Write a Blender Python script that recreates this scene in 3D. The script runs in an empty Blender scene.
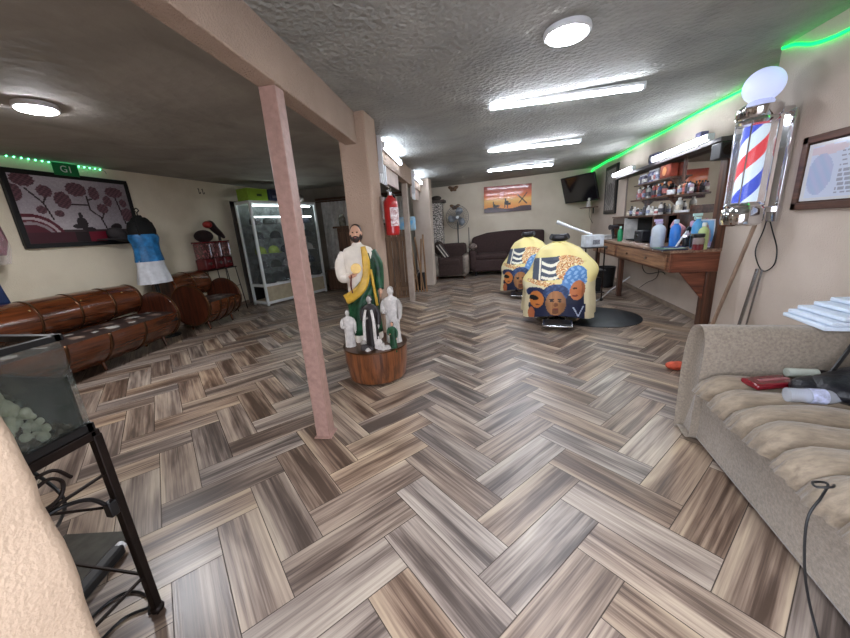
import bpy, bmesh, math, random
from mathutils import Vector, Matrix
random.seed(7)
R = math.radians
PI = math.pi
S = bpy.context.scene
COL = S.collection

# ------------------------------------------------------------------ materials
def lin(c):
    return tuple((v/255/12.92) if v/255 <= .04045 else ((v/255+.055)/1.055)**2.4 for v in c)
MATS = {}
def mat(name, rgb, rough=.6, metal=0., var=.12, scale=8., bump=0., spec=.5, emit=0., trans=0., alpha=1., coat=0., dark=None, stretch=None, ior=1.45, sheen=0.):
    if name in MATS: return MATS[name]
    m = bpy.data.materials.new(name); m.use_nodes = True
    nt = m.node_tree; N = nt.nodes; L = nt.links
    b = N['Principled BSDF']; c = lin(rgb)
    b.inputs['Base Color'].default_value = (*c, 1); b.inputs['Roughness'].default_value = rough
    b.inputs['Metallic'].default_value = metal; b.inputs['Specular IOR Level'].default_value = spec
    b.inputs['IOR'].default_value = ior
    if trans: b.inputs['Transmission Weight'].default_value = trans
    if alpha < 1: b.inputs['Alpha'].default_value = alpha
    if coat: b.inputs['Coat Weight'].default_value = coat; b.inputs['Coat Roughness'].default_value = .1
    if sheen: b.inputs['Sheen Weight'].default_value = sheen
    if emit:
        b.inputs['Emission Color'].default_value = (*c, 1); b.inputs['Emission Strength'].default_value = emit
    if (var or bump) and not emit:
        tc = N.new('ShaderNodeTexCoord'); mp = N.new('ShaderNodeMapping'); L.new(tc.outputs['Object'], mp.inputs[0])
        if stretch: mp.inputs['Scale'].default_value = stretch
        nz = N.new('ShaderNodeTexNoise'); nz.inputs['Scale'].default_value = scale; nz.inputs['Detail'].default_value = 6
        nz.inputs['Roughness'].default_value = .6
        L.new(mp.outputs[0], nz.inputs['Vector'])
        if var:
            cr = N.new('ShaderNodeValToRGB')
            d = lin(dark) if dark else tuple(v*(1-var*2.2) for v in c)
            cr.color_ramp.elements[0].color = (*[max(0, v) for v in d], 1); cr.color_ramp.elements[0].position = .32
            e = tuple(min(1, v*(1+var)) for v in c)
            cr.color_ramp.elements[1].color = (*e, 1); cr.color_ramp.elements[1].position = .66
            L.new(nz.outputs['Fac'], cr.inputs[0]); L.new(cr.outputs[0], b.inputs['Base Color'])
        if bump:
            bp = N.new('ShaderNodeBump'); bp.inputs['Strength'].default_value = min(1, bump); bp.inputs['Distance'].default_value = .02
            L.new(nz.outputs['Fac'], bp.inputs['Height']); L.new(bp.outputs[0], b.inputs['Normal'])
    MATS[name] = m
    return m

def mat_attr(name, rough=.6, coat=0., spec=.5, emit=0.):
    """material that reads the painted pattern of a picture / print"""
    if name in MATS: return MATS[name]
    m = bpy.data.materials.new(name); m.use_nodes = True
    N = m.node_tree.nodes; L = m.node_tree.links; b = N['Principled BSDF']
    a = N.new('ShaderNodeAttribute'); a.attribute_name = 'Col'
    L.new(a.outputs['Color'], b.inputs['Base Color']); b.inputs['Roughness'].default_value = rough
    b.inputs['Specular IOR Level'].default_value = spec
    if coat: b.inputs['Coat Weight'].default_value = coat; b.inputs['Coat Roughness'].default_value = .06
    MATS[name] = m
    return m

def mat_wall(name, rgb, dirt, bumpscale=60, bump=.25, rough=.85):
    if name in MATS: return MATS[name]
    m = bpy.data.materials.new(name); m.use_nodes = True
    N = m.node_tree.nodes; L = m.node_tree.links; b = N['Principled BSDF']; b.inputs['Roughness'].default_value = rough
    g = N.new('ShaderNodeNewGeometry')
    n1 = N.new('ShaderNodeTexNoise'); n1.inputs['Scale'].default_value = 1.1; n1.inputs['Detail'].default_value = 5
    n2 = N.new('ShaderNodeTexNoise'); n2.inputs['Scale'].default_value = bumpscale; n2.inputs['Detail'].default_value = 4
    L.new(g.outputs['Position'], n1.inputs['Vector']); L.new(g.outputs['Position'], n2.inputs['Vector'])
    cr = N.new('ShaderNodeValToRGB'); cr.color_ramp.elements[0].color = (*lin(dirt), 1); cr.color_ramp.elements[0].position = .33
    cr.color_ramp.elements[1].color = (*lin(rgb), 1); cr.color_ramp.elements[1].position = .6
    L.new(n1.outputs['Fac'], cr.inputs[0]); L.new(cr.outputs[0], b.inputs['Base Color'])
    bp = N.new('ShaderNodeBump'); bp.inputs['Strength'].default_value = bump; bp.inputs['Distance'].default_value = .03
    L.new(n2.outputs['Fac'], bp.inputs['Height']); L.new(bp.outputs[0], b.inputs['Normal'])
    MATS[name] = m
    return m

def mat_wood(name, rgb, dark, axis='y', rough=.45, scale=3., coat=0.):
    if name in MATS: return MATS[name]
    st = {'x': (.6, 9, 9), 'y': (9, .6, 9), 'z': (9, 9, .6)}[axis]
    m = mat(name, rgb, rough, 0, var=.3, scale=scale, bump=.15, dark=dark, stretch=st, coat=coat)
    return m

# ------------------------------------------------------------------ mesh builder
class MB:
    def __init__(s): s.v = []; s.f = []; s.m = []; s.cm = 0
    def mi(s, i): s.cm = i; return s
    def add(s, vs, fs, M=None):
        o = len(s.v)
        for p in vs:
            p = Vector(p)
            s.v.append(M @ p if M else p)
        for f in fs: s.f.append(tuple(o+i for i in f)); s.m.append(s.cm)
        return s
    def box(s, c, d, rz=0, rx=0, ry=0):
        x, y, z = (k/2 for k in d)
        M = Matrix.Translation(c) @ Matrix.Rotation(rz, 4, 'Z') @ Matrix.Rotation(ry, 4, 'Y') @ Matrix.Rotation(rx, 4, 'X')
        vs = [(a, b, e) for a in (-x, x) for b in (-y, y) for e in (-z, z)]
        return s.add(vs, [(0, 1, 3, 2), (4, 6, 7, 5), (0, 4, 5, 1), (2, 3, 7, 6), (0, 2, 6, 4), (1, 5, 7, 3)], M)
    def bb(s, x0, x1, y0, y1, z0, z1): return s.box(((x0+x1)/2, (y0+y1)/2, (z0+z1)/2), (x1-x0, y1-y0, z1-z0))
    def cyl(s, a, b, r0, r1=None, n=20):
        a = Vector(a); b = Vector(b); r1 = r0 if r1 is None else r1; d = (b-a)
        q = d.to_track_quat('Z', 'Y').to_matrix().to_4x4(); M = Matrix.Translation(a) @ q; h = d.length
        vs = []
        for i in range(n):
            t = 2*PI*i/n; vs.append((r0*math.cos(t), r0*math.sin(t), 0))
        for i in range(n):
            t = 2*PI*i/n; vs.append((r1*math.cos(t), r1*math.sin(t), h))
        fs = [(i, (i+1) % n, n+(i+1) % n, n+i) for i in range(n)] + [tuple(range(n-1, -1, -1)), tuple(range(n, 2*n))]
        return s.add(vs, fs, M)
    def lathe(s, prof, c=(0, 0, 0), n=28, sx=1, sy=1, M=None):
        """prof: (r,z) from bottom to top"""
        vs = []; fs = []
        for r, z in prof:
            for i in range(n):
                t = 2*PI*i/n; vs.append((c[0]+r*sx*math.cos(t), c[1]+r*sy*math.sin(t), c[2]+z))
        k = len(prof)
        for j in range(k-1):
            for i in range(n): fs.append((j*n+i, j*n+(i+1) % n, (j+1)*n+(i+1) % n, (j+1)*n+i))
        fs.append(tuple(range(n-1, -1, -1))); fs.append(tuple((k-1)*n+i for i in range(n)))
        return s.add(vs, fs, M)
    def sph(s, c, r, n=18, k=10, M=None):
        if not hasattr(r, '__len__'): r = (r, r, r)
        vs = []; fs = []
        for j in range(1, k):
            p = PI*j/k
            for i in range(n):
                t = 2*PI*i/n
                vs.append((r[0]*math.sin(p)*math.cos(t), r[1]*math.sin(p)*math.sin(t), -r[2]*math.cos(p)))
        vs += [(0, 0, -r[2]), (0, 0, r[2])]
        for j in range(k-2):
            for i in range(n): fs.append((j*n+i, j*n+(i+1) % n, (j+1)*n+(i+1) % n, (j+1)*n+i))
        b = len(vs)-2
        for i in range(n):
            fs.append((b, (i+1) % n, i)); fs.append((b+1, (k-2)*n+i, (k-2)*n+(i+1) % n))
        T = Matrix.Translation(c)
        return s.add(vs, fs, T @ M if M else T)
    def tube(s, pts, r, n=8, smooth=1, closed=False):
        pts = [Vector(p) for p in pts]
        if smooth and len(pts) > 2: pts = catmull(pts, 6, closed)
        rs = r if hasattr(r, '__len__') else None
        K = len(pts); vs = []; fs = []; up = None
        for j, p in enumerate(pts):
            if closed: d = pts[(j+1) % K]-pts[j-1]
            else: d = pts[min(j+1, K-1)]-pts[max(j-1, 0)]
            if d.length < 1e-9: d = Vector((0, 0, 1))
            d.normalize()
            if up is None: up = Vector((0, 0, 1)) if abs(d.z) < .9 else Vector((1, 0, 0))
            a = d.cross(up)
            if a.length < 1e-6: a = d.orthogonal()
            a.normalize(); b = a.cross(d).normalized(); up = b
            rr = r if rs is None else rs[0]+(rs[-1]-rs[0])*j/(K-1) if len(rs) == 2 else interp(rs, j/(K-1))
            for i in range(n):
                t = 2*PI*i/n; vs.append(p+a*rr*math.cos(t)+b*rr*math.sin(t))
        for j in range(K if closed else K-1):
            j2 = (j+1) % K
            for i in range(n): fs.append((j*n+i, j*n+(i+1) % n, j2*n+(i+1) % n, j2*n+i))
        if not closed: fs += [tuple(range(n-1, -1, -1)), tuple((K-1)*n+i for i in range(n))]
        return s.add(vs, fs)
    def loft(s, rings, cap=True):
        n = len(rings[0]); vs = [p for r in rings for p in r]; fs = []
        for j in range(len(rings)-1):
            for i in range(n): fs.append((j*n+i, j*n+(i+1) % n, (j+1)*n+(i+1) % n, (j+1)*n+i))
        if cap: fs += [tuple(range(n-1, -1, -1)), tuple((len(rings)-1)*n+i for i in range(n))]
        return s.add(vs, fs)
    def prism(s, pts, a, b, axis='z'):
        n = len(pts)
        def P(p, t): return {'z': (p[0], p[1], t), 'x': (t, p[0], p[1]), 'y': (p[0], t, p[1])}[axis]
        vs = [P(p, a) for p in pts]+[P(p, b) for p in pts]
        fs = [(i, (i+1) % n, n+(i+1) % n, n+i) for i in range(n)]+[tuple(range(n-1, -1, -1)), tuple(range(n, 2*n))]
        return s.add(vs, fs)
    def build(s, name, m, parent=None, bevel=0, sub=0, smooth=True, ang=38, solid=0, fix=True):
        me = bpy.data.meshes.new(name); me.from_pydata([tuple(v) for v in s.v], [], s.f); 
        ms = m if isinstance(m, (list, tuple)) else [m]
        for q in ms: me.materials.append(q)
        me.polygons.foreach_set('material_index', s.m)
        me.update()
        if fix:
            bm = bmesh.new(); bm.from_mesh(me); bmesh.ops.recalc_face_normals(bm, faces=bm.faces); bm.to_mesh(me); bm.free()
        if smooth:
            me.polygons.foreach_set('use_smooth', [True]*len(me.polygons)); me.set_sharp_from_angle(angle=R(ang))
        o = bpy.data.objects.new(name, me); COL.objects.link(o)
        if parent: o.parent = parent
        if solid:
            q = o.modifiers.new('Solid', 'SOLIDIFY'); q.thickness = solid; q.offset = 0
        if bevel:
            q = o.modifiers.new('Bevel', 'BEVEL'); q.width = bevel; q.segments = 2; q.limit_method = 'ANGLE'; q.angle_limit = R(40)
        if sub:
            q = o.modifiers.new('Sub', 'SUBSURF'); q.levels = sub; q.render_levels = sub
        return o

def interp(a, t):
    x = t*(len(a)-1); i = min(int(x), len(a)-2); f = x-i
    return a[i]*(1-f)+a[i+1]*f
def catmull(P, k, closed=False):
    out = []; n = len(P); rng = n if closed else n-1
    for i in range(rng):
        p1 = P[i]; p2 = P[(i+1) % n]
        p0 = P[i-1] if (closed or i > 0) else p1*2-p2
        p3 = P[(i+2) % n] if (closed or i+2 < n) else p2*2-p1
        for j in range(k):
            t = j/k
            out.append(.5*((2*p1)+(p2-p0)*t+(2*p0-5*p1+4*p2-p3)*t*t+(3*p1-p0-3*p2+p3)*t**3))
    if not closed: out.append(P[-1].copy())
    return out

def tag(o, label, cat, group=None, kind=None):
    o['label'] = label; o['category'] = cat
    if group: o['group'] = group
    if kind: o['kind'] = kind
    return o
def thing(name, label, cat, loc=(0, 0, 0), rz=0, group=None):
    o = bpy.data.objects.new(name, None); COL.objects.link(o); o.empty_display_size = .1
    o.location = loc; o.rotation_euler = (0, 0, rz)
    return tag(o, label, cat, group)
def struct(o): o['kind'] = 'structure'; return o
def copy_tree(o, loc, rz=None, label=None, parent=None, group=None):
    c = o.copy(); COL.objects.link(c)
    if parent: c.parent = parent
    else:
        c.location = loc
        if rz is not None: c.rotation_euler = (0, 0, rz)
        if label: c['label'] = label
        if group: c['group'] = group
    for ch in [k for k in bpy.data.objects if k.parent == o]: copy_tree(ch, None, parent=c)
    return c

def sheet(name, w, h, nx, ny, paint, m, parent=None, shape=None, th=0):
    """upright painted sheet in the local yz plane facing -x ; paint(u,v)->rgb 0-255 with u to the right, v up"""
    vs = []; cols = []
    for j in range(ny+1):
        for i in range(nx+1):
            u = i/nx; v = j/ny
            p = shape(u, v) if shape else (0, (.5-u)*w, (v-.5)*h)
            vs.append(p)
    fs = []
    for j in range(ny):
        for i in range(nx):
            a = j*(nx+1)+i; fs.append((a, a+1, a+nx+2, a+nx+1)); cols.append((*lin(paint((i+.5)/nx, (j+.5)/ny)), 1))
    me = bpy.data.meshes.new(name); me.from_pydata(vs, [], fs); me.materials.append(m)
    at = me.color_attributes.new('Col', 'FLOAT_COLOR', 'CORNER')
    flat = []
    for c in cols: flat += list(c)*4
    at.data.foreach_set('color', flat)
    me.polygons.foreach_set('use_smooth', [True]*len(me.polygons))
    o = bpy.data.objects.new(name, me); COL.objects.link(o)
    if parent: o.parent = parent
    if th: q = o.modifiers.new('Solid', 'SOLIDIFY'); q.thickness = th; q.offset = 0
    return o
def inell(u, v, cu, cv, ru, rv, rot=0):
    a = u-cu; b = v-cv
    if rot: a, b = a*math.cos(rot)+b*math.sin(rot), -a*math.sin(rot)+b*math.cos(rot)
    return (a/ru)**2+(b/rv)**2 < 1
def nearseg(u, v, a, b, w, asp=1.):
    ax, ay = a; bx, by = b; dx = (bx-ax)*asp; dy = by-ay; px = (u-ax)*asp; py = v-ay
    t = max(0, min(1, (px*dx+py*dy)/(dx*dx+dy*dy+1e-12)))
    return math.hypot(px-t*dx, py-t*dy) < w
def text(name, body, size, m, parent, loc, rot, ext=.002):
    cu = bpy.data.curves.new(name, 'FONT'); cu.body = body; cu.size = size; cu.extrude = ext; cu.align_x = 'CENTER'; cu.align_y = 'CENTER'
    cu.materials.append(m)
    tmp = bpy.data.objects.new(name, cu); COL.objects.link(tmp)
    dg = bpy.context.evaluated_depsgraph_get(); me = bpy.data.meshes.new_from_object(tmp.evaluated_get(dg))
    bpy.data.objects.remove(tmp); o = bpy.data.objects.new(name, me); COL.objects.link(o)
    o.parent = parent; o.location = loc; o.rotation_euler = rot
    return o

# palette
steel = mat('steel', (190, 190, 192), .25, 1, var=0)
chrome = mat('chrome', (225, 226, 230), .08, 1, var=0)
blackp = mat('black_plastic', (22, 22, 24), .4, var=.1)
blackm = mat('black_matt', (14, 14, 15), .8, var=.1)
ironm = mat('dark_iron', (38, 28, 24), .5, .6, var=.2)
whitep = mat('white_plastic', (225, 226, 230), .4, var=.03)
wdark = mat_wood('dark_walnut', (88, 56, 40), (44, 27, 20), 'y', .4, coat=.2)
wdarkz = mat_wood('dark_walnut_upright', (92, 58, 42), (46, 28, 21), 'z', .4, coat=.2)
tube_em = mat('tube_glow', (236, 243, 255), emit=45)
panel_em2 = mat('panel_glow_cool', (250, 250, 255), emit=200)
panel_em = mat('panel_glow', (250, 250, 255), emit=45)
glass = mat('clear_glass', (235, 245, 245), .03, var=0, alpha=.16, spec=.8)
NW = 2.50
RWa = math.atan(.03)
def RW(y): return 2.84+.03*(y-4)
def CZ(y, x=.6): return 2.63+.035*(x+1.2)+.006*y
def CZL(y): return 2.62+.0142*y
WL = -5.75
exec_sections = []

# ================================================================== SETTING
# --- floor : herringbone planks
def make_floor():
    th = R(3.12); a0 = R(45)+th
    U = Vector((math.cos(a0), math.sin(a0), 0)); V = Vector((-math.sin(a0), math.cos(a0), 0))
    Lp, Wp = .66, .21; g = .0022
    verts = []; faces = []; uvs = []; cols = []
    rnd = random.Random(3)
    def plank(u0, v0, du, dv):
        c = U*(u0+du/2)+V*(v0+dv/2)
        if not (-6.2 < c.x < 3.5 and -2.2 < c.y < 11.6): return
        k = len(verts)
        P = [(u0+g, v0+g), (u0+du-g, v0+g), (u0+du-g, v0+dv-g), (u0+g, v0+dv-g)]
        for p in P: verts.append(tuple(U*p[0]+V*p[1]))
        faces.append((k, k+1, k+2, k+3))
        if du > dv: q = [(0, 0), (du, 0), (du, dv), (0, dv)]
        else: q = [(0, 0), (0, dv), (-du, dv), (-du, 0)]; q = [(0, 0), (0, du), (dv, du), (dv, 0)]
        uvs.extend(q); r = (rnd.random(), rnd.random(), rnd.random(), 1); cols.extend([r]*4)
    for n in range(-60, 80):
        for m_ in range(-40, 40):
            bu = .82+n*Wp+m_*(Lp+Wp); bv = .608+n*Wp+m_*(Wp-Lp)
            plank(bu, bv, Lp, Wp)
            plank(bu+Lp, bv+Wp-Lp, Wp, Lp)
    nb = len(faces)
    k = len(verts); verts.extend([(-6.2, -2.2, -.003), (3.5, -2.2, -.003), (3.5, 11.6, -.003), (-6.2, 11.6, -.003)]); faces.append((k, k+1, k+2, k+3)); uvs += [(0, 0)]*4; cols += [(0, 0, 0, 1)]*4
    me = bpy.data.meshes.new('floor'); me.from_pydata(verts, [], faces)
    ul = me.uv_layers.new(name='UVMap'); ul.data.foreach_set('uv', [c for q in uvs for c in q])
    at = me.color_attributes.new('Plank', 'FLOAT_COLOR', 'CORNER'); at.data.foreach_set('color', [c for q in cols for c in q])
    m = bpy.data.materials.new('herringbone_wood_tile'); m.use_nodes = True; N = m.node_tree.nodes; L = m.node_tree.links; b = N['Principled BSDF']
    uv = N.new('ShaderNodeUVMap'); uv.uv_map = 'UVMap'; a = N.new('ShaderNodeAttribute'); a.attribute_name = 'Plank'
    sp = N.new('ShaderNodeSeparateColor'); L.new(a.outputs['Color'], sp.inputs[0])
    off = N.new('ShaderNodeVectorMath'); off.operation = 'MULTIPLY_ADD'; L.new(a.outputs['Color'], off.inputs[0]); off.inputs[1].default_value = (37, 23, 19); L.new(uv.outputs[0], off.inputs[2])
    def noise(sc, scale, det, dist=0):
        mp = N.new('ShaderNodeMapping'); mp.inputs['Scale'].default_value = sc; L.new(off.outputs[0], mp.inputs[0])
        z = N.new('ShaderNodeTexNoise'); z.inputs['Scale'].default_value = scale; z.inputs['Detail'].default_value = det; z.inputs['Distortion'].default_value = dist
        L.new(mp.outputs[0], z.inputs['Vector']); return z
    big = noise((.75, 6.5, 1), 1.5, 3, .5); fine = noise((.8, 30, 1), 1.8, 5, .15); streak = noise((2.2, 100, 1), 1.5, 3)
    def math_(op, x, y):
        q = N.new('ShaderNodeMath'); q.operation = op
        for i, t in enumerate((x, y)):
            if isinstance(t, (int, float)): q.inputs[i].default_value = t
            else: L.new(t, q.inputs[i])
        return q.outputs[0]
    t = math_('ADD', math_('MULTIPLY', big.outputs['Fac'], 1.05), math_('MULTIPLY', fine.outputs['Fac'], .62))
    t = math_('ADD', t, math_('MULTIPLY', math_('SUBTRACT', sp.outputs[0], .5), .16))
    t = math_('ADD', t, math_('MULTIPLY', math_('SUBTRACT', streak.outputs['Fac'], .5), .36))
    sv = N.new('ShaderNodeSeparateXYZ'); L.new(uv.outputs[0], sv.inputs[0])
    ve = math_('ABSOLUTE', math_('SUBTRACT', math_('DIVIDE', sv.outputs[1], .21), .5), 0)      # 0 in the middle of a plank, .5 on its long edges
    ve = math_('MULTIPLY', math_('POWER', math_('MULTIPLY', ve, 2), 2.2), .17)
    t = math_('ADD', t, ve)
    t = math_('SUBTRACT', t, .465)
    cr = N.new('ShaderNodeValToRGB'); E_ = cr.color_ramp.elements
    E_[0].position = .2; E_[0].color = (*lin((80, 65, 55)), 1); E_[1].position = .74; E_[1].color = (*lin((190, 171, 147)), 1)
    for p, c in ((.34, (109, 91, 79)), (.44, (137, 118, 103)), (.56, (161, 142, 124))):
        e = E_.new(p); e.color = (*lin(c), 1)
    L.new(t, cr.inputs[0])
    hs = N.new('ShaderNodeHueSaturation'); L.new(cr.outputs[0], hs.inputs['Color'])
    L.new(math_('ADD', math_('MULTIPLY', sp.outputs[1], .5), .66), hs.inputs['Saturation'])
    L.new(math_('ADD', math_('MULTIPLY', sp.outputs[2], .22), .86), hs.inputs['Value'])
    L.new(hs.outputs[0], b.inputs['Base Color'])
    b.inputs['Roughness'].default_value = .33; b.inputs['Specular IOR Level'].default_value = .5
    bp = N.new('ShaderNodeBump'); bp.inputs['Strength'].default_value = .12; bp.inputs['Distance'].default_value = .004; L.new(streak.outputs['Fac'], bp.inputs['Height']); L.new(bp.outputs[0], b.inputs['Normal'])
    me.materials.append(m); me.materials.append(mat('grout', (86, 76, 68), .9, var=.1)); me.polygons[nb].material_index = 1
    o = bpy.data.objects.new('floor', me); COL.objects.link(o); struct(o)
make_floor()

wallm = mat_wall('plaster_cream', (208, 196, 178), (190, 175, 156))
walll = mat_wall('plaster_left', (228, 218, 196), (208, 196, 172))
wallr = mat_wall('plaster_pinkish', (206, 192, 179), (188, 172, 158), 90, .3)
def poly_slab(name, pts, z0, z1, m):
    """vertical or horizontal slab"""
    b = MB(); b.prism(pts, z0, z1); return struct(b.build(name, m, smooth=False))
poly_slab('wall_left', [(WL-.2, .1), (WL, .1), (WL, 9.4), (WL-.2, 9.4)], -.05, 2.95, walll)
poly_slab('wall_right', [(RW(3.8), 3.85), (RW(11.2), 11.3), (RW(11.2)+.25, 11.3), (RW(3.8)+.25, 3.85)], -.05, 2.95, wallr)
poly_slab('wall_right_near', [(NW, -.1), (NW, 3.88), (3.2, 3.88), (3.2, -.1)], -.05, 2.95, wallr)
poly_slab('wall_back', [(-2.2, 11.2), (3.3, 11.2), (3.3, 11.4), (-2.2, 11.4)], -.05, 3.05, wallm)
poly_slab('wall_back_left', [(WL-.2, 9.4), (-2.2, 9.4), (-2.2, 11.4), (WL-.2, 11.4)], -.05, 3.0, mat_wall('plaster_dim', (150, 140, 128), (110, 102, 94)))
# front wall with the opening the photographer stands in (rough rounded jamb on its left)
def jamb():
    rnd = random.Random(5); n = 40; prof = []
    for i in range(9):
        t = i/8*PI/2; prof.append((-.902+.035*math.sin(t), .385+.035*math.cos(t)))
    rings = []
    for k in range(60):
        z = -.05+3.0*k/59; w = .004*math.sin(z*9)+.003*math.sin(z*23+1)+rnd.uniform(-.002, .002)
        ring = [(-6., .42, z)] + [(-1.6, .42+w, z), (-1.2, .42+w, z)] + [(x+w, y+w*.6, z) for x, y in prof] + [(-.87+w, .2, z), (-.87, .12, z), (-6., .12, z)]
        rings.append(ring)
    b = MB(); b.loft(rings)
    return struct(b.build('wall_front', mat_wall('rough_plaster', (190, 166, 142), (174, 151, 128), 110, .22), ang=50))
jamb()
poly_slab('wall_front_right', [(1.25, .1), (2.6, .1), (2.6, .4), (1.25, .4)], -.05, 2.95, wallr)
poly_slab('wall_front_lintel', [(-.9, .1), (1.25, .1), (1.25, .4), (-.9, .4)], 2.35, 2.95, wallr)
# ceiling
def ceil_mat(name, c1, c2, bump, scale):
    m = bpy.data.materials.new(name); m.use_nodes = True; N = m.node_tree.nodes; L = m.node_tree.links; b = N['Principled BSDF']; b.inputs['Roughness'].default_value = .8
    g = N.new('ShaderNodeNewGeometry'); n1 = N.new('ShaderNodeTexNoise'); n1.inputs['Scale'].default_value = 1.3; n1.inputs['Detail'].default_value = 7; n1.inputs['Distortion'].default_value = .8
    n2 = N.new('ShaderNodeTexNoise'); n2.inputs['Scale'].default_value = scale; n2.inputs['Detail'].default_value = 3
    n3 = N.new('ShaderNodeTexVoronoi'); n3.inputs['Scale'].default_value = scale*.6
    for q in (n1, n2, n3): L.new(g.outputs['Position'], q.inputs['Vector'])
    cr = N.new('ShaderNodeValToRGB'); cr.color_ramp.elements[0].color = (*lin(c2), 1); cr.color_ramp.elements[0].position = .3; cr.color_ramp.elements[1].color = (*lin(c1), 1); cr.color_ramp.elements[1].position = .65
    L.new(n1.outputs['Fac'], cr.inputs[0]); L.new(cr.outputs[0], b.inputs['Base Color'])
    ad = N.new('ShaderNodeMath'); L.new(n2.outputs['Fac'], ad.inputs[0]); L.new(n3.outputs['Distance'], ad.inputs[1])
    bp = N.new('ShaderNodeBump'); bp.inputs['Strength'].default_value = bump; bp.inputs['Distance'].default_value = .03; L.new(ad.outputs[0], bp.inputs['Height']); L.new(bp.outputs[0], b.inputs['Normal'])
    return m
def BX(y): return -1.27-.062*(y-3.5)      # right face of the beam line
def ceilpiece(name, pts, m, F):
    b = MB(); n = len(pts)
    vs = [(x, y, F(x, y)) for x, y in pts]+[(x, y, F(x, y)+.2) for x, y in pts]
    fs = [(i, (i+1) % n, n+(i+1) % n, n+i) for i in range(n)]+[tuple(range(n-1, -1, -1)), tuple(range(n, 2*n))]
    b.add(vs, fs); return struct(b.build(name, m, smooth=False))
ceilpiece('ceiling', [(BX(.1), .1), (3.3, .1), (3.3, 11.4), (BX(11.4), 11.4)], ceil_mat('popcorn_ceiling', (166, 165, 158), (134, 135, 130), .55, 38), lambda x, y: CZ(y, x))
ceilpiece('ceiling_left', [(-6, .1), (BX(.1), .1), (BX(11.4), 11.4), (-6, 11.4)], ceil_mat('smooth_ceiling', (164, 159, 150), (134, 130, 122), .2, 14), lambda x, y: CZL(y))
# baseboard along the right wall (a low tiled skirting)
b = MB(); b.prism([(RW(3.9)-.015, 3.89), (RW(11.1)-.015, 11.1), (RW(11.1)+.01, 11.1), (RW(3.9)+.01, 3.89)], 0, .07)
struct(b.build('baseboard_right', mat('skirting', (150, 132, 116), .5), smooth=False))
b = MB(); b.bb(WL-.01, WL+.015, .5, 9.4, 0, .08); struct(b.build('baseboard_left', mat('skirting', (150, 132, 116), .5), smooth=False))
# dark framed panel added to imitate corner shade by the display case
d = struct(MB().bb(WL-.02, WL+.02, 7.35, 8.3, 0, 2.25).build('corner_shade_panel', mat('corner_shade_dark', (48, 45, 44), .7)))
struct(MB().bb(WL-.02, WL+.035, 7.25, 7.36, 0, 2.34).bb(WL-.02, WL+.035, 8.29, 8.4, 0, 2.34).bb(WL-.02, WL+.035, 7.25, 8.4, 2.25, 2.36).build('corner_shade_border', mat('shade_border_grey', (96, 88, 82), .6)))  # border of the added shade panel, no opening behind it

# --- beam, posts and columns
def slant(b, y0, y1, xo0, xo1, z0, z1):
    """bar following the beam line; xo offsets from its right face"""
    vs = []
    for y in (y0, y1):
        for xo in (xo0, xo1):
            for z in (z0, z1): vs.append((BX(y)+xo, y, z))
    b.add(vs, [(0, 1, 3, 2), (4, 6, 7, 5), (0, 4, 5, 1), (2, 3, 7, 6), (0, 2, 6, 4), (1, 5, 7, 3)]); return b
beamm = mat_wall('beam_plaster', (172, 148, 130), (146, 124, 108), 80, .6)
pinkm = mat('pink_paint', (166, 132, 120), .45, var=.08, bump=.2, scale=25)
colm = mat_wall('column_plaster', (174, 149, 130), (154, 130, 112), 60, .4)
b = MB(); slant(b, .42, 9.4, -.13, 0, 2.36, 2.9)
tag(b.build('ceiling_beam', beamm, bevel=.008), 'long pinkish plaster ceiling beam running over the wooden post to the columns', 'beam')
t = thing('support_post', 'slim pink painted post standing alone in the near floor under the beam', 'post', (-1.255, 2.13, 0), R(4))
MB().box((0, 0, 1.18), (.105, .105, 2.36)).build('shaft', pinkm, t, bevel=.006)
MB().box((0, 0, .006), (.13, .13, .012)).build('base_plate', pinkm, t)
t = thing('support_post', 'thin tall grey post between the two plaster columns', 'post', (-1.58, 6.95, 0))
MB().box((0, 0, 1.19), (.11, .11, 2.38)).build('shaft', mat('greyish_paint', (176, 160, 148), .6, var=.08), t, bevel=.006)
t = thing('plaster_column', 'thick plaster column behind the saint statue, nearest the camera', 'column', (-1.325, 3.78, 0))
MB().box((0, 0, 1.35), (.30, .36, 2.7)).build('shaft', colm, t, bevel=.02)
t = thing('plaster_column', 'pale plaster column farther back beside the stone wall and armchair', 'column', (-1.62, 9.1, 0))
MB().box((0, 0, 1.36), (.44, .4, 2.74)).build('shaft', mat_wall('column_pale', (196, 180, 166), (172, 154, 140), 60, .4), t, bevel=.02)

# --- camera
cam = bpy.data.cameras.new('camera'); co = bpy.data.objects.new('camera', cam); COL.objects.link(co); S.camera = co
cam.sensor_fit = 'HORIZONTAL'; cam.sensor_width = 36; cam.lens = 36*338.7/850; cam.clip_start = .05
yaw, pit, rol = R(-10.94), R(15.07), R(-3.80)
fw = Vector((math.sin(yaw)*math.cos(pit), math.cos(yaw)*math.cos(pit), -math.sin(pit))); r0 = Vector((math.cos(yaw), -math.sin(yaw), 0)); u0 = r0.cross(fw)
rt = r0*math.cos(rol)+u0*math.sin(rol); up = -r0*math.sin(rol)+u0*math.cos(rol)
Mx = Matrix((rt, up, -fw)).transposed().to_4x4(); Mx.translation = (0, 0, 1.5); co.matrix_world = Mx

# --- daylight from the open front
w = bpy.data.worlds.new('World'); S.world = w; w.use_nodes = True
bg = w.node_tree.nodes['Background']; bg.inputs[0].default_value = (*lin((226, 232, 246)), 1); bg.inputs[1].default_value = 3.6
S.cycles.use_denoising = True
S.cycles.max_bounces = 8; S.cycles.diffuse_bounces = 5; S.cycles.transparent_max_bounces = 12
S.view_settings.view_transform = 'Standard'; S.view_settings.look = 'None'; S.view_settings.exposure = 1.0; S.view_settings.gamma = 1

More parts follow.
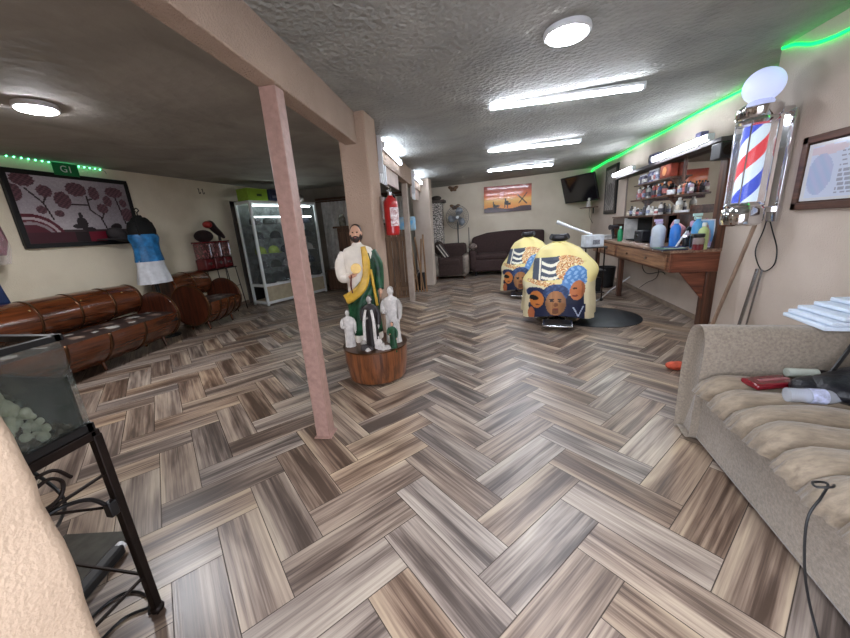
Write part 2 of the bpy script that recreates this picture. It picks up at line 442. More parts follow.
# ================================================================== LAMPS
def batten(label, loc, ln, group, axis='x', rz=0, ry=0, glow=None, w=.075):
    t = thing('tube_light', label, 'tube light', loc, rz, group)
    t.rotation_euler = (0, ry, rz)
    d = (ln, w, .03)
    MB().box((0, 0, -.016), d).build('housing', whitep, t, bevel=.004)
    b = MB(); b.box((0, 0, -.045), (ln-.06, w*.86, .03)); b.build('tube', glow or tube_em, t, bevel=.01)
    b = MB(); 
    for s in (-1, 1): MB().box((s*(ln/2-.015), 0, -.045), (.03, w*.95, .034)).build('end_cap', whitep, t, bevel=.004)
    return t
for y, lab in ((4.10, 'longest looking white ceiling tube light, the one nearest the camera'), (6.45, 'middle one of the three white tube lights across the ceiling'), (8.85, 'farthest of the three white tube lights across the ceiling')):
    batten(lab, (.78, y, CZ(y, .78)-.003), 1.5, 'tube lights across the ceiling', rz=R(-1.5))
for y, lab in ((5.3, 'white tube light on the side of the beam, nearer the big column'), (8.1, 'white tube light on the side of the beam, farther from the big column')):
    t = batten(lab, (BX(y)+.002, y, 2.56), 1.35, 'tube lights on the beam side', rz=R(90+4.3), glow=mat('tube_glow_soft', (226, 238, 255), emit=16))
    t.rotation_euler = (R(-90), 0, R(90+4.3)); t.rotation_euler = Matrix.Rotation(R(4.3), 4, 'Z').to_3x3().to_euler()
    # local x along the beam, local -z pointing out to the room
    ax = Vector((-.0748, 1, 0)).normalized(); out = Vector((1, .0748, 0)).normalized(); zz = -out; yy = zz.cross(ax)
    t.rotation_euler = Matrix((ax, yy, zz)).transposed().to_euler()
def downlight(label, loc, r, em=None):
    t = thing('round_ceiling_lamp', label, 'ceiling lamp', loc, 0, 'round ceiling lamps')
    MB().lathe([(r*1.04, 0), (r*1.08, -.02), (r*1.06, -.035), (r, -.04)][::-1], n=40).build('housing', whitep, t)
    MB().lathe([(r*.9, -.048), (r*.93, -.043), (r*.93, -.0405)], n=40).build('diffuser', em or panel_em, t)
downlight('round white ceiling lamp, glowing, in front of the tube lights', (.545, 2.80, CZ(2.8)), .14)
downlight('round glowing lamp on the dim ceiling over the barrel sofa', (-3.55, 2.5, CZL(2.5)), .13, panel_em2)

# ================================================================== LEFT SIDE
maroon = (104, 42, 52)
# --- picture with trees
def paint_trees(u, v):
    r = random.Random(int(u*90)*131+int(v*60)); n = r.uniform(-8, 8)
    # flat maroon/black ground
    if v < .16: 
        if .50 < u < .66: return (118, 24, 44)
        return (34, 18, 22) if u > .38 else (66, 20, 34)
    # curved path / bridge from the lower left
    for k, (rr, c) in enumerate(((.40, (96, 30, 46)), (.345, (176, 160, 164)), (.32, (110, 40, 56)), (.29, (190, 176, 178)), (.26, (70, 22, 34)))):
        pass
    d = math.hypot((u-.05)*1.6, v-.02)
    if u < .42:
        if d < .26: return (84, 22, 38)
        if d < .30: return (150, 136, 142)
        if d < .33: return (96, 36, 50)
        if d < .37: return (186, 172, 176)
        if d < .42: return (88, 24, 40)
    crowns = [(.10, .93, .085, .10), (.235, .78, .06, .09), (.36, .66, .07, .13), (.50, .84, .09, .11), (.655, .80, .05, .11), (.77, .68, .045, .09), (.70, .55, .055, .08), (.86, .84, .09, .09), (.93, .66, .04, .07), (.02, .74, .05, .12), (.17, .5, .04, .06), (.30, .45, .04, .05), (.95, .45, .07, .12)]
    for cu, cv, ru, rv in crowns:
        wob = 1+.05*math.sin(11*math.atan2(v-cv, u-cu)+cu*30)
        if inell(u, v, cu, cv, ru*wob, rv*wob):
            q = math.sin(u*150+v*40)*math.sin(v*130)
            return (92+q*26+n, 62+q*20+n, 70+q*20+n)
    segs = [((.70, .14), (.66, .40)), ((.66, .40), (.58, .52)), ((.58, .52), (.58, .74)), ((.66, .36), (.72, .52)), ((.58, .68), (.66, .73)), ((.24, .36), (.20, .60)), ((.20, .60), (.10, .80)), ((.2, .6), (.24, .72)), ((.90, .3), (.88, .55)), ((.88, .55), (.86, .76)), ((.40, .60), (.57, .60))]
    for a, b_ in segs:
        if nearseg(u, v, a, b_, .012, 1.6): return (44, 28, 32)
    # dark figures
    for cu, cv, ru, rv in ((.47, .30, .05, .10), (.47, .42, .02, .06), (.43, .25, .05, .04), (.52, .2, .06, .04), (.80, .24, .05, .06), (.75, .22, .02, .05)):
        if inell(u, v, cu, cv, ru, rv): return (40, 30, 36)
    if v < .2: return (60, 44, 48)
    g = 150+22*math.sin(u*3+1)+12*math.sin(v*7)+n
    return (g+4, g-4, g+2)
pic = mat_attr('painted_print', .45, coat=.3)
t = thing('framed_picture', 'wide black framed picture of round maroon and grey trees on the left wall', 'picture', (WL+.03, 4.18, 2.045), PI)
s = sheet('canvas', 1.42, .85, 130, 80, paint_trees, pic, t); s.location = (-.012, 0, 0)
b = MB(); b.box((0, 0, .455), (.05, 1.52, .06)).box((0, 0, -.455), (.05, 1.52, .06)).box((0, .735, 0), (.05, .06, .9)).box((0, -.735, 0), (.05, .06, .9)); b.box((.012, 0, 0), (.02, 1.42, .86)).build('frame', blackp, t, bevel=.006)
# sign
t = thing('green_sign', 'small green sign reading G1 over the tree picture', 'sign', (WL+.065, 4.12, 2.585), PI)
MB().box((0, 0, 0), (.012, .30, .16)).build('panel', mat('sign_green', (28, 122, 70), .4, var=.05), t, bevel=.003)
wt = mat('white_letter', (225, 235, 228), .5, var=0)
text('lettering', 'G1', .12, wt, t, (-.008, 0, 0), (R(90), 0, R(-90)))
# green fairy lights
t = thing('led_light_string', 'string of small green white dot lights along the top of the left wall', 'string lights', (WL+.02, 3.4, 2.665))
MB().tube([(0, -.6, .01), (0, 0, 0), (0, .5, -.004), (0, 1.2, -.01), (0.01, 1.28, -.06)], .004, 6).build('cable', mat('cable_pale', (150, 160, 150), .5), t)
gdot = mat('green_dot_glow', (90, 255, 170), emit=6)
bd = MB().sph((0, 0, 0), .009, 8, 6).build('bulb', gdot, t); bd.location = (.012, -.55, .006)
for k in range(1, 26):
    c = bd.copy(); COL.objects.link(c); c.parent = t; c.location = (.012, -.55+k*.07, .006-.0006*k)
# hooks on wall
hk = mat('hook_metal', (70, 62, 58), .4, .6)
t = thing('metal_hook', 'left one of two little dark hooks high on the left wall', 'hook', (WL, 6.42, 2.5), 0, 'wall hooks')
MB().tube([(0, 0, .05), (.02, 0, .05), (.02, 0, -.03), (.045, 0, -.04), (.055, 0, -.01)], .006, 6).build('hook', hk, t)
copy_tree(t, (WL, 6.52, 2.5), 0, 'right one of two little dark hooks high on the left wall')

# --- plastic covered maroon garment hanging at the left edge
def cloth_col(m, rings, name, parent): 
    b = MB(); b.loft(rings); return b.build(name, m, parent, ang=80)
def robe(zs, rx, ry, cx=None, cy=None, nf=9, amp=.06, n=40, ph=0, a0=0, grow=True):
    rings = []
    for k, z in enumerate(zs):
        t_ = k/(len(zs)-1); x = interp(rx, t_); y = interp(ry, t_); ox = interp(cx, t_) if cx else 0; oy = interp(cy, t_) if cy else 0
        am = amp*((1-t_) if grow else 1)
        rings.append([(ox+x*math.cos(a)*(1+am*math.sin(nf*a+ph+t_*1.5)), oy+y*math.sin(a)*(1+am*math.sin(nf*a+ph+t_*1.5)), z) for a in [2*PI*i/n+a0 for i in range(n)]])
    return rings
t = thing('hanging_garment', 'maroon garment in clear plastic hanging at the left edge', 'garment', (-5.45, 2.88, 0))
zs = [1.50+.05*i for i in range(17)]
cloth_col(mat('maroon_fabric', (112, 50, 66), .5, var=.3, scale=14, bump=.6), robe(zs, [.07, .1, .1, .09, .07, .02], [.16, .21, .2, .17, .12, .03], nf=7, amp=.2), 'fabric', t)
cloth_col(mat('clear_wrap', (225, 215, 215), .15, var=.1, alpha=.2, bump=1, scale=20), robe([1.40+.05*i for i in range(19)], [.1, .12, .12, .1, .08, .025], [.18, .23, .22, .19, .14, .035], nf=9, amp=.15), 'plastic_wrap', t)
MB().tube([(0, 0, 2.28), (0, 0, 2.4), (-.1, 0, 2.45), (-.28, 0, 2.43)], .006, 6).build('hanger_hook', hk, t)
t = thing('blue_banner', 'dark blue cloth banner hanging under the wrapped maroon garment', 'banner', (-5.62, 2.93, 0))
b = MB(); N_ = 14; vs = []; fs = []
for j in range(9):
    for i in range(N_+1): u = i/N_; z = 1.34-.42*j/8; vs.append((.02*math.sin(u*14), (-.35+.40*u)+(.06*j/8)*u, z))
for j in range(8):
    for i in range(N_): a = j*(N_+1)+i; fs.append((a, a+1, a+N_+2, a+N_+1))
b.add(vs, fs); b.build('cloth', mat('navy_cloth', (24, 44, 86), .6), t, solid=.01, ang=80, fix=False)
MB().cyl((0, -.38, 1.35), (0, .08, 1.35), .008, n=8).build('rod', hk, t)

# --- barrel furniture
barrelw = mat_wood('barrel_wood', (98, 50, 24), (50, 24, 12), 'y', .22, 3, coat=.7)
barreld = mat_wood('barrel_end_wood', (74, 36, 22), (38, 18, 12), 'z', .28, 3, coat=.6)
hoop = mat('hoop_bronze', (96, 66, 44), .3, .8, var=.1)
seatm = None
def seat_paint(u, v):
    r = random.Random(int(u*400)*7+int(v*60)*13)
    q = [(.12, .3, .03, .10), (.2, .6, .025, .1), (.28, .35, .03, .09), (.36, .62, .02, .1), (.42, .3, .03, .1), (.55, .55, .03, .07), (.62, .3, .03, .11), (.7, .65, .02, .1), (.76, .35, .03, .1), (.86, .6, .03, .12), (.93, .3, .02, .1)]
    q += [(a_+.05, .9-b_*.9, c_*.7, d_*.7) for a_, b_, c_, d_ in q]+[(a_-.03, .15+b_*.3, c_*.5, d_*.6) for a_, b_, c_, d_ in q]
    for i, (a, b_, c, d) in enumerate(q):
        if inell(u, v, a, b_, c, d): return [(196, 196, 190), (150, 130, 116), (110, 88, 78)][i % 3]
    g = r.uniform(-6, 6)
    return (52+g, 42+g, 40+g)
seatm = mat_attr('seat_leather', .45)
def barrel(name, label, y0, y1, R_, loc, rz, backh, arms=True):
    """barrel seat, axis along local y, local +x towards the room"""
    L_ = y1-y0; t = thing(name, label, name.replace('barrel_', 'barrel '), loc, rz)
    def rad(y): 
        s = (y-(y0+y1)/2)/(L_/2); return R_*(1-.10*s*s)
    th = .03; zc = .075+R_
    # lower half drum: from front lip (angle 35 deg above horizontal front) round the bottom to the back
    ny = 14; A0, A1 = R(6), R(-186); na = 30; rings_o = []
    b = MB()
    outer = []; inner = []
    for j in range(ny+1):
        y = y0+L_*j/ny; r = rad(y)
        outer.append([(r*math.cos(A0+(A1-A0)*i/na), y, zc+r*math.sin(A0+(A1-A0)*i/na)) for i in range(na+1)])
        inner.append([((r-th)*math.cos(A0+(A1-A0)*i/na), y, zc+(r-th)*math.sin(A0+(A1-A0)*i/na)) for i in range(na+1)])
    def grid(g):
        vs = [p for q in g for p in q]; n = len(g[0]); fs = []
        for j in range(len(g)-1):
            for i in range(n-1): fs.append((j*n+i, j*n+i+1, (j+1)*n+i+1, (j+1)*n+i))
        return vs, fs
    # closed shell = outer + inner stitched
    loops = [o_+i_[::-1] for o_, i_ in zip(outer, inner)]
    b.loft(loops); b.build('drum', barrelw, t, ang=50)
    # stave seams + hoops
    b = MB()
    for j, y in enumerate((y0+.03, y0+L_*.28, y0+L_*.5, y0+L_*.72, y1-.03)):
        r = rad(y)+.004; pts = []
        ring = []
        for yy in (y-.018, y+.018):
            ring.append([(r*math.cos(A0+(A1-A0)*i/na), yy, zc+r*math.sin(A0+(A1-A0)*i/na)) for i in range(na+1)])
        vs, fs = grid(ring); MB().add(vs, fs).build('hoop', hoop, t, solid=.006, ang=60)
    # round end heads acting as armrests
    for y in (y0, y1):
        e = MB(); r = rad(y)*.985; c = .0; ra = r
        pts = [(ra*math.cos(a), zc+ra*math.sin(a)) for a in [2*PI*i/40 for i in range(40)]]
        sgn = 1 if y == y1 else -1
        e.prism(pts, y-.02*sgn, y+.012*sgn, 'y'); o = e.build('end_head', barreld, t, bevel=.004)
        rim = MB(); rim.tube([((ra+.004)*math.cos(a), y, zc+(ra+.004)*math.sin(a)) for a in [2*PI*i/28 for i in range(28)]], .016, 8, smooth=0, closed=True); rim.build('end_rim', hoop, t)
    # seat
    sz = zc+.012; w0 = -R_*.98; w1 = R_*.93
    def shp(u, v): return (w1+(w0-w1)*v, y0+.03+(L_-.06)*u, sz+.035*math.sin(PI*min(1, max(0, v)))**.5*1+.0)
    so = sheet('seat', 1, 1, int(60*L_), 26, seat_paint, seatm, t, shp)
    MB().bb(w0, w1-.01, y0+.03, y1-.03, sz-.1, sz-.004).build('seat_base', blackm, t)
    # back: upright arched shell bulging backwards / rounded over the top
    bb_ = MB(); loops = []
    for j in range(ny+1):
        y = y0+L_*j/ny; s = (y-(y0+y1)/2)/(L_/2); k = 1-.09*s*s
        rr = R_*.62*k; cx = -R_*1.08; cz = backh-R_*.62
        ang = [R(-85)+(R(235))*i/22 for i in range(23)]
        o_ = [(cx+rr*math.cos(a), y, cz+rr*math.sin(a)) for a in ang]; i_ = [(cx+(rr-th)*math.cos(a), y, cz+(rr-th)*math.sin(a)) for a in ang]
        loops.append(o_+i_[::-1])
    bb_.loft(loops); bb_.build('backrest', barrelw, t, ang=50)
    b = MB()
    for y in ([y0+.03]+[y0+L_*f for f in ((.2, .4, .6, .8) if L_ > 1.2 else (.5,))]+[y1-.03]):
        s = (y-(y0+y1)/2)/(L_/2); rr = R_*.62*(1-.09*s*s)+.004; cx = -R_*1.08; cz = backh-R_*.62; ring = []
        for yy in (y-.012, y+.012):
            ring.append([(cx+rr*math.cos(a), yy, cz+rr*math.sin(a)) for a in [R(-85)+R(235)*i/22 for i in range(23)]])
        vs, fs = grid(ring); MB().add(vs, fs).build('back_hoop', hoop, t, solid=.006, ang=60)
    for y in ((y0+.0, y1-.0)):
        s = 1; rr = R_*.62*.91; cx = -R_*1.08; cz = backh-R_*.62
        e = MB(); e.prism([(cx+rr*.97*math.cos(a), cz+rr*.97*math.sin(a)) for a in [2*PI*i/32 for i in range(32)]], y-.012, y+.012, 'y'); e.build('back_head', barreld, t)
    stud = None
    for k in range(max(1, int(L_/.5))):
        y = y0+L_*(k+.5)/max(1, int(L_/.5)); cx = -R_*1.08; cz = backh-R_*.62; rr = R_*.62; a = R(35)
        sb = MB().sph((cx+rr*math.cos(a), y, cz+rr*math.sin(a)), .014, 10, 6).build('brass_stud', mat('brass', (200, 170, 110), .25, 1, var=0), t)
    # legs
    for y in ((y0+.18, y0+L_*.5, y1-.18) if L_ > 1.2 else (y0+.14, y1-.14)):
        for x in (-R_*.45, R_*.45):
            MB().cyl((x, y, .0), (x*.8, y, .2), .016, .03, n=10).build('leg', barrelw, t)
    return t
barrel('barrel_sofa', 'long varnished barrel sofa with a dark patterned seat against the left wall', -1.10, 1.10, .385, (-4.98, 3.22, 0), R(4), .97)
barrel('barrel_armchair', 'short varnished barrel armchair between the barrel sofa and the jar stand', -.44, .44, .385, (-5.06, 5.32, 0), R(4), 1.0)

# --- mannequin with blue top and white skirt
t = thing('mannequin', 'black torso mannequin in a blue top and white skirt behind the barrel sofa', 'mannequin', (-5.34, 4.66, 0), R(-10))
b = MB(); b.loft(robe([1.18, 1.35, 1.5, 1.62, 1.75, 1.86, 1.93, 1.97], [.11, .10, .10, .12, .13, .11, .055, .04], [.17, .15, .16, .19, .2, .17, .06, .04], nf=2, amp=0)).build('torso', blackm, t)
MB().tube([(0, 0, 1.96), (0, 0, 2.01), (0, .03, 2.04), (0, 0, 2.075), (0, -.03, 2.04), (0, -.012, 2.02)], .009, 8).build('neck_hook', hk, t)
b = MB(); b.loft(robe([1.26, 1.34, 1.44, 1.54, 1.62, 1.68], [.15, .14, .13, .135, .145, .14], [.20, .19, .18, .19, .215, .2], nf=11, amp=.05)).build('blue_top', mat('blue_satin', (36, 118, 178), .4, var=.25, scale=10, bump=.4), t)
for s in (-1, 1):
    MB().tube([(.12, s*.12, 1.67), (.075, s*.1, 1.86), (0, s*.075, 1.93), (-.08, s*.1, 1.85)], .014, 8).build('shoulder_strap', blackm, t)
b = MB(); b.loft(robe([.91+.034*i for i in range(12)], [.19, .18, .16, .145, .14], [.24, .23, .215, .2, .19], nf=8, amp=.06)).build('white_skirt', mat('white_fabric', (215, 218, 224), .7, var=.1, bump=.3), t)
MB().cyl((0, 0, .02), (0, 0, 1.2), .03, n=12).build('pole', blackp, t)
MB().lathe([(.16, 0), (.16, .015), (.04, .03)]).build('base', blackp, t)
t = thing('folded_cap', 'dark grey cap hanging left of the mannequin on the wall', 'cap', (-5.6, 4.50, 1.70))
b = MB(); b.sph((0, 0, 0), (.10, .16, .10), M=Matrix.Rotation(R(-20), 4, 'X')); b.build('crown', mat('charcoal_felt', (58, 54, 56), .9, var=.2, bump=.4), t)
b = MB(); b.prism([(.22*math.cos(a)*.7, .24*math.sin(a)-.06) for a in [PI*2*i/20 for i in range(20)]], -.07, -.055); b.build('brim', mat('charcoal_felt', (58, 54, 56), .9), t)

# --- stand with three jars
t = thing('jar_dispenser_stand', 'wire stand with three dark red candy dispensers by the left wall', 'dispenser stand', (-5.52, 6.20, 0), R(0))
t.scale = (.95, .84, 1)
b = MB(); b.box((0, 0, .95), (.30, .98, .02)); b.build('shelf_plate', ironm, t)
for y in (-.46, -.15, .15, .46):
    MB().tube([(.13, y, .95), (.17+.02, y*1.12, .0)], .009, 6, smooth=0).build('leg', ironm, t)
for y in (-.46, .46):
    MB().tube([(-.13, y, .95), (-.16, y*1.1, .0)], .009, 6, smooth=0).build('leg', ironm, t)
MB().tube([(.16, -.48, .55), (.16, .48, .55)], .006, 6, smooth=0).build('crossbar', ironm, t)
jarred = mat('dark_red_case', (96, 26, 30), .25, var=.2, coat=.5); jarclear = mat('smoky_clear', (130, 84, 84), .1, var=.3, scale=20, alpha=.75, coat=.5)
for k, y in enumerate((-.31, 0, .31)):
    b = MB(); b.box((0, y, 1.07), (.24, .27, .22)).build('dispenser_body', jarred, t, bevel=.02)
    b = MB(); b.box((0, y, 1.33), (.22, .25, .30)).build('canister', jarclear, t, bevel=.02)
    b = MB(); b.box((0, y, 1.495), (.25, .28, .035)).build('lid', jarred, t, bevel=.01)
    b = MB(); b.cyl((.12, y, 1.08), (.145, y, 1.08), .035, n=16).build('coin_knob', steel, t)
    b = MB(); b.box((.115, y+.11, 1.34), (.012, .018, .26)).build('chrome_strip', chrome, t)
t = thing('dark_hat', 'crumpled black hat with a dark band on top of the candy dispensers', 'hat', (-5.50, 6.03, 1.515))
b = MB(); b.sph((0, 0, .10), (.13, .20, .12)).build('crown', mat('hat_black', (40, 22, 24), .85, var=.3, bump=.6, scale=20), t)
t = thing('toy_bird', 'glossy red and black curved ornament leaning on the dark hat', 'ornament', (-5.50, 6.24, 1.515))
b = MB(); b.tube([(0, -.06, .30), (0, .02, .33), (0, .10, .24), (0, .22, .14), (0, .33, .06)], [.06, .075, .07, .06, .03], 14); b.build('body', mat('orn_black', (34, 20, 22), .4), t)
b = MB(); b.sph((.02, -.08, .32), (.085, .085, .07)).build('head', mat('orn_red', (150, 36, 32), .3, coat=.5), t)
MB().cyl((0, .2, .0), (0, .2, .12), .03, .02).build('foot', mat('orn_black', (34, 20, 22), .4), t)

# --- glass display case
dc_dir = Vector((.36, .93, 0)).normalized(); ang = math.atan2(dc_dir.y, dc_dir.x)-PI/2
t = thing('display_case', 'tall white framed glass display case with lit shelves of caps', 'display case', (-4.92-.27*dc_dir.y+.9*dc_dir.x-.02, 6.81+.27*dc_dir.x+.9*dc_dir.y, 0), ang)
whm = mat('white_alu', (225, 228, 230), .35, .2, var=.03)
DW, DD, DH = 1.75, .5, 2.3
b = MB()
for y in (-DW/2, DW/2):
    for x in (-DD/2, DD/2): b.box((x, y, DH/2), (.05, .05, DH))
for z in (DH-.03, .46, .06):
    for x in (-DD/2, DD/2): b.box((x, 0, z), (.045, DW, .06))
    for y in (-DW/2, DW/2): b.box((0, y, z), (DD, .045, .06))
b.build('frame', whm, t, bevel=.004)
MB().box((DD/2-.01, 0, .26), (.015, DW-.05, .36)).box((0, 0, .09), (DD-.04, DW-.05, .02)).build('lower_panel', mat('beige_laminate', (176, 164, 140), .5, var=.08), t)
MB().box((-DD/2+.01, 0, 1.38), (.012, DW-.05, 1.8)).build('back_panel', mat('pale_mirror', (120, 126, 126), .3, .2, var=.3), t)
for s in (-1, 1): MB().box((0, s*(DW/2-.005), 1.36), (DD-.06, .01, 1.8)).build('side_glass', mat('smoked_glass', (90, 96, 98), .06, var=0, alpha=.35), t)
MB().box((DD/2-.005, 0, 1.38), (.006, DW-.06, 1.76)).build('front_glass', mat('thin_glass', (220, 235, 235), .03, var=0, alpha=.05, spec=.6), t)
shz = [.82, 1.15, 1.48, 1.8]
for z in [.49]+shz: MB().box((0, 0, z), (DD-.07, DW-.07, .012)).build('shelf', glass if z > .5 else whm, t)
for z in (2.2, 1.96):
    MB().box((DD/2-.06, 0, z), (.03, DW-.2, .025)).build('case_light', mat('case_light_glow', (235, 250, 250), emit=5), t)
MX = Matrix.Translation(t.location) @ Matrix.Rotation(ang, 4, 'Z')
def cap_thing(label, x, y, z, colr, rz, sc=1, grp='caps in the display case'):
    p = MX @ Vector((x, y, z)); c = thing('baseball_cap', label, 'cap', p, ang+rz, grp)
    m_ = mat('cap_%d_%d_%d' % colr, colr, .8, var=.15, bump=.2, scale=30)
    b = MB(); prof = [(.085*sc, 0), (.09*sc, .03*sc), (.085*sc, .07*sc), (.062*sc, .105*sc), (.03*sc, .122*sc), (.004, .126*sc)]; b.lathe(prof, n=20, sx=1.05).build('crown', m_, c)
    b = MB(); n = 12; top = []
    for i in range(n+1):
        a = -PI/2+PI*i/n; top.append((.07*sc+.085*sc*math.cos(a), .082*sc*math.sin(a)))
    b.prism([(.03*sc, -.07*sc)]+top+[(.03*sc, .07*sc)], .002, .012); b.build('visor', m_, c)
    MB().sph((0, 0, .127*sc), .008*sc, 8, 6).build('button', m_, c)
    return c
i = 0; cols_ = [(30, 30, 34), (52, 50, 54), (120, 118, 116), (30, 36, 52), (150, 146, 140), (40, 42, 40), (88, 30, 34)]
rows = [('bottom', .496, 5, 1.35), ('second lowest', .826, 5, 1), ('middle', 1.156, 5, 1), ('second highest', 1.486, 4, 1), ('top', 1.806, 5, 1.05)]
names_ = {5: ['leftmost', 'second from left', 'central', 'second from right', 'rightmost'], 4: ['leftmost', 'second from left', 'third from left', 'rightmost']}
for rn, z, n, sc in rows:
    for k in range(n):
        c = cols_[(i*3+k) % 7] if rn != 'bottom' else [(26, 26, 28), (34, 34, 36), (44, 42, 44)][k % 3]
        if rn == 'middle' and k in (0, 1): c = (150, 178, 60)
        cap_thing('%s cap on the %s shelf of the display case' % (names_[n][k], rn), .03, -.68+1.36*k/(n-1), z, c, R(10*math.sin(k*2+i)), sc*1.35); i += 1
# things on top of the case
def place_top(x, y, z): return MX @ Vector((x, y, z))
t = thing('cardboard_box', 'lime green box on top of the display case, left end', 'box', place_top(.02, -.62, DH), ang+R(4))
MB().box((0, 0, .12), (.36, .5, .24)).build('body', mat('lime_green', (134, 168, 48), .5, var=.08), t, bevel=.01)
MB().box((.184, .03, .12), (.006, .12, .05)).build('mark', mat('dark_green', (40, 70, 30), .5), t)
MB().box((0, 0, .243), (.365, .505, .02)).build('lid', mat('lime_lid', (150, 182, 60), .5, var=.05), t, bevel=.004)
t = thing('cardboard_box', 'dark navy box on the display case right of the green one', 'box', place_top(.02, -.1, DH), ang)
MB().box((0, 0, .13), (.34, .42, .26)).build('body', mat('navy_card', (34, 40, 66), .5), t, bevel=.01)
MB().box((.173, 0, .1), (.006, .3, .05)).build('stripe', mat('grey_card', (96, 100, 116), .5), t)
t = thing('grey_bundle', 'grey wrapped bundle on the right end of the display case', 'bundle', place_top(.0, .55, DH), ang)
b = MB(); b.sph((0, 0, .11), (.16, .22, .12)).build('wrap', mat('grey_wrap', (120, 112, 108), .8, bump=.8, scale=12), t)

# ================================================================== MIDDLE
# --- curtain and cupboard behind the statue
t = thing('curtain', 'grey ribbed curtain hanging behind the statue beside the display case', 'curtain', (-3.35, 9.25, 0))
b = MB(); n = 170; top = [( -1.15+2.3*i/n, .035*math.sin(i*.75)+.012*math.sin(i*.31)) for i in range(n+1)]
vs = []; fs = []
for j in range(9):
    for i, (x, y) in enumerate(top): vs.append((x, y*(1+.2*math.sin(j)), .05+2.3*j/8))
for j in range(8):
    for i in range(n): a = j*(n+1)+i; fs.append((a, a+1, a+n+2, a+n+1))
b.add(vs, fs); b.build('cloth', mat('grey_drape', (212, 209, 206), .8, var=.1, bump=.1), t, ang=80, fix=False)
MB().cyl((-1.3, 0, 2.37), (1.3, 0, 2.37), .018).build('rod', wdark, t)
MB().bb(-1.3, 1.3, -.04, .04, 2.40, 2.46).build('pelmet', wdark, t)
t = thing('wooden_cupboard', 'dark brown wooden cupboard behind the statue with glass jars on it', 'cupboard', (-3.1, 8.5, 0))
cb = mat_wood('cupboard_wood', (98, 70, 52), (56, 38, 28), 'z', .5)
MB().bb(-.6, .6, -.22, .22, .05, 1.62).build('body', cb, t, bevel=.01)
MB().bb(-.68, .68, -.28, .28, 1.62, 1.67).build('top', cb, t, bevel=.008)
for s in (-1, 1):
    d = MB().bb(min(s*.02, s*.57), max(s*.02, s*.57), -.24, -.22, .12, 1.52).build('door', cb, t, bevel=.006)
    MB().sph((s*.07, -.255, .9), .016, 10, 6).build('knob', ironm, d)
for k, (x, r_, h, c, g) in enumerate(((-.5, .09, .26, (120, 116, 104), 'leftmost dusty'), (-.24, .1, .30, (96, 94, 86), 'second'), (.02, .08, .22, (190, 186, 176), 'whitish'), (.24, .1, .3, (110, 104, 92), 'rightmost dusty'))):
    t = thing('glass_jar', '%s glass jar on the dark cupboard behind the statue' % g, 'jar', (-3.1+x, 8.45, 1.671), 0, 'jars on the cupboard')
    MB().lathe([(r_*.85, 0), (r_, .02), (r_, h*.75), (r_*.65, h*.9), (r_*.65, h)], n=20).build('body', mat('jar_%d' % k, c, .15, var=.3, scale=14, coat=.5), t)
    MB().lathe([(r_*.72, h), (r_*.72, h+.03), (.02, h+.045)], n=20).build('lid', mat('jar_lid', (140, 136, 130), .4, .5), t)
t = thing('dark_bin', 'low brown wooden trunk in the shade left of the cupboard', 'trunk', (-4.05, 8.9, 0))
MB().bb(-.28, .28, -.2, .2, 0, .5).build('body', cb, t, bevel=.01); MB().bb(-.3, .3, -.22, .22, .5, .55).build('lid', cb, t, bevel=.01)

# --- fire extinguisher on the column
exr = mat('extinguisher_red', (176, 28, 30), .3, var=.06, coat=.5)
t = thing('fire_extinguisher', 'red fire extinguisher hung on the side of the nearest plaster column', 'fire extinguisher', (-1.06, 3.90, 1.44))
MB().lathe([(.0, 0), (.07, .0), (.078, .015), (.08, .03), (.08, .33), (.07, .38), (.035, .415), (.03, .43)], n=28).build('cylinder', exr, t)
MB().cyl((0, 0, .43), (0, 0, .47), .022).build('valve', steel, t)
MB().box((.0, -.02, .485), (.02, .16, .014), rx=R(12)).box((.0, -.02, .515), (.02, .16, .014), rx=R(-8)).build('handle', chrome, t, bevel=.003)
MB().tube([(0, .03, .46), (.02, .11, .42), (.02, .115, .25), (.02, .1, .1)], .011, 8).build('hose', blackp, t)
b = MB(); rr = .0815; seg = [R(-85+100*i/10) for i in range(11)]
b.add([(rr*math.cos(a), rr*math.sin(a), z) for z in (.1, .3) for a in seg], [(i, i+1, i+12, i+11) for i in range(10)])
b.build('label_sheet', mat('label_white', (225, 222, 222), .5, var=.2, scale=30, dark=(150, 60, 60)), t, fix=False)
MB().box((-.09, 0, .3), (.03, .05, .25)).build('bracket', steel, t)

# --- drop boards with slats under the beam and white panel ends
for y0, y1, lab in ((4.5, 5.9, 'slatted white panel board hanging under the beam beside the near column'), (7.35, 8.6, 'slatted white panel board hanging under the beam beside the thin grey post')):
    t = thing('slatted_panel', lab, 'panel', (0, 0, 0), 0, 'slatted boards under the beam')
    b = MB(); slant(b, y0, y1, -.05, -.02, 2.14, 2.36); b.build('board', mat('board_pinkish', (196, 176, 168), .6, var=.08), t)
    for k in range(4):
        y = y0+.03+.11*k; b = MB(); slant(b, y, y+.05, -.02, .0, 2.10, 2.355); b.build('slat', whitep, t)
    b = MB(); slant(b, y0-.03, y0, .003, .06, 2.2, 2.64); b.build('end_board', whitep, t, bevel=.004)

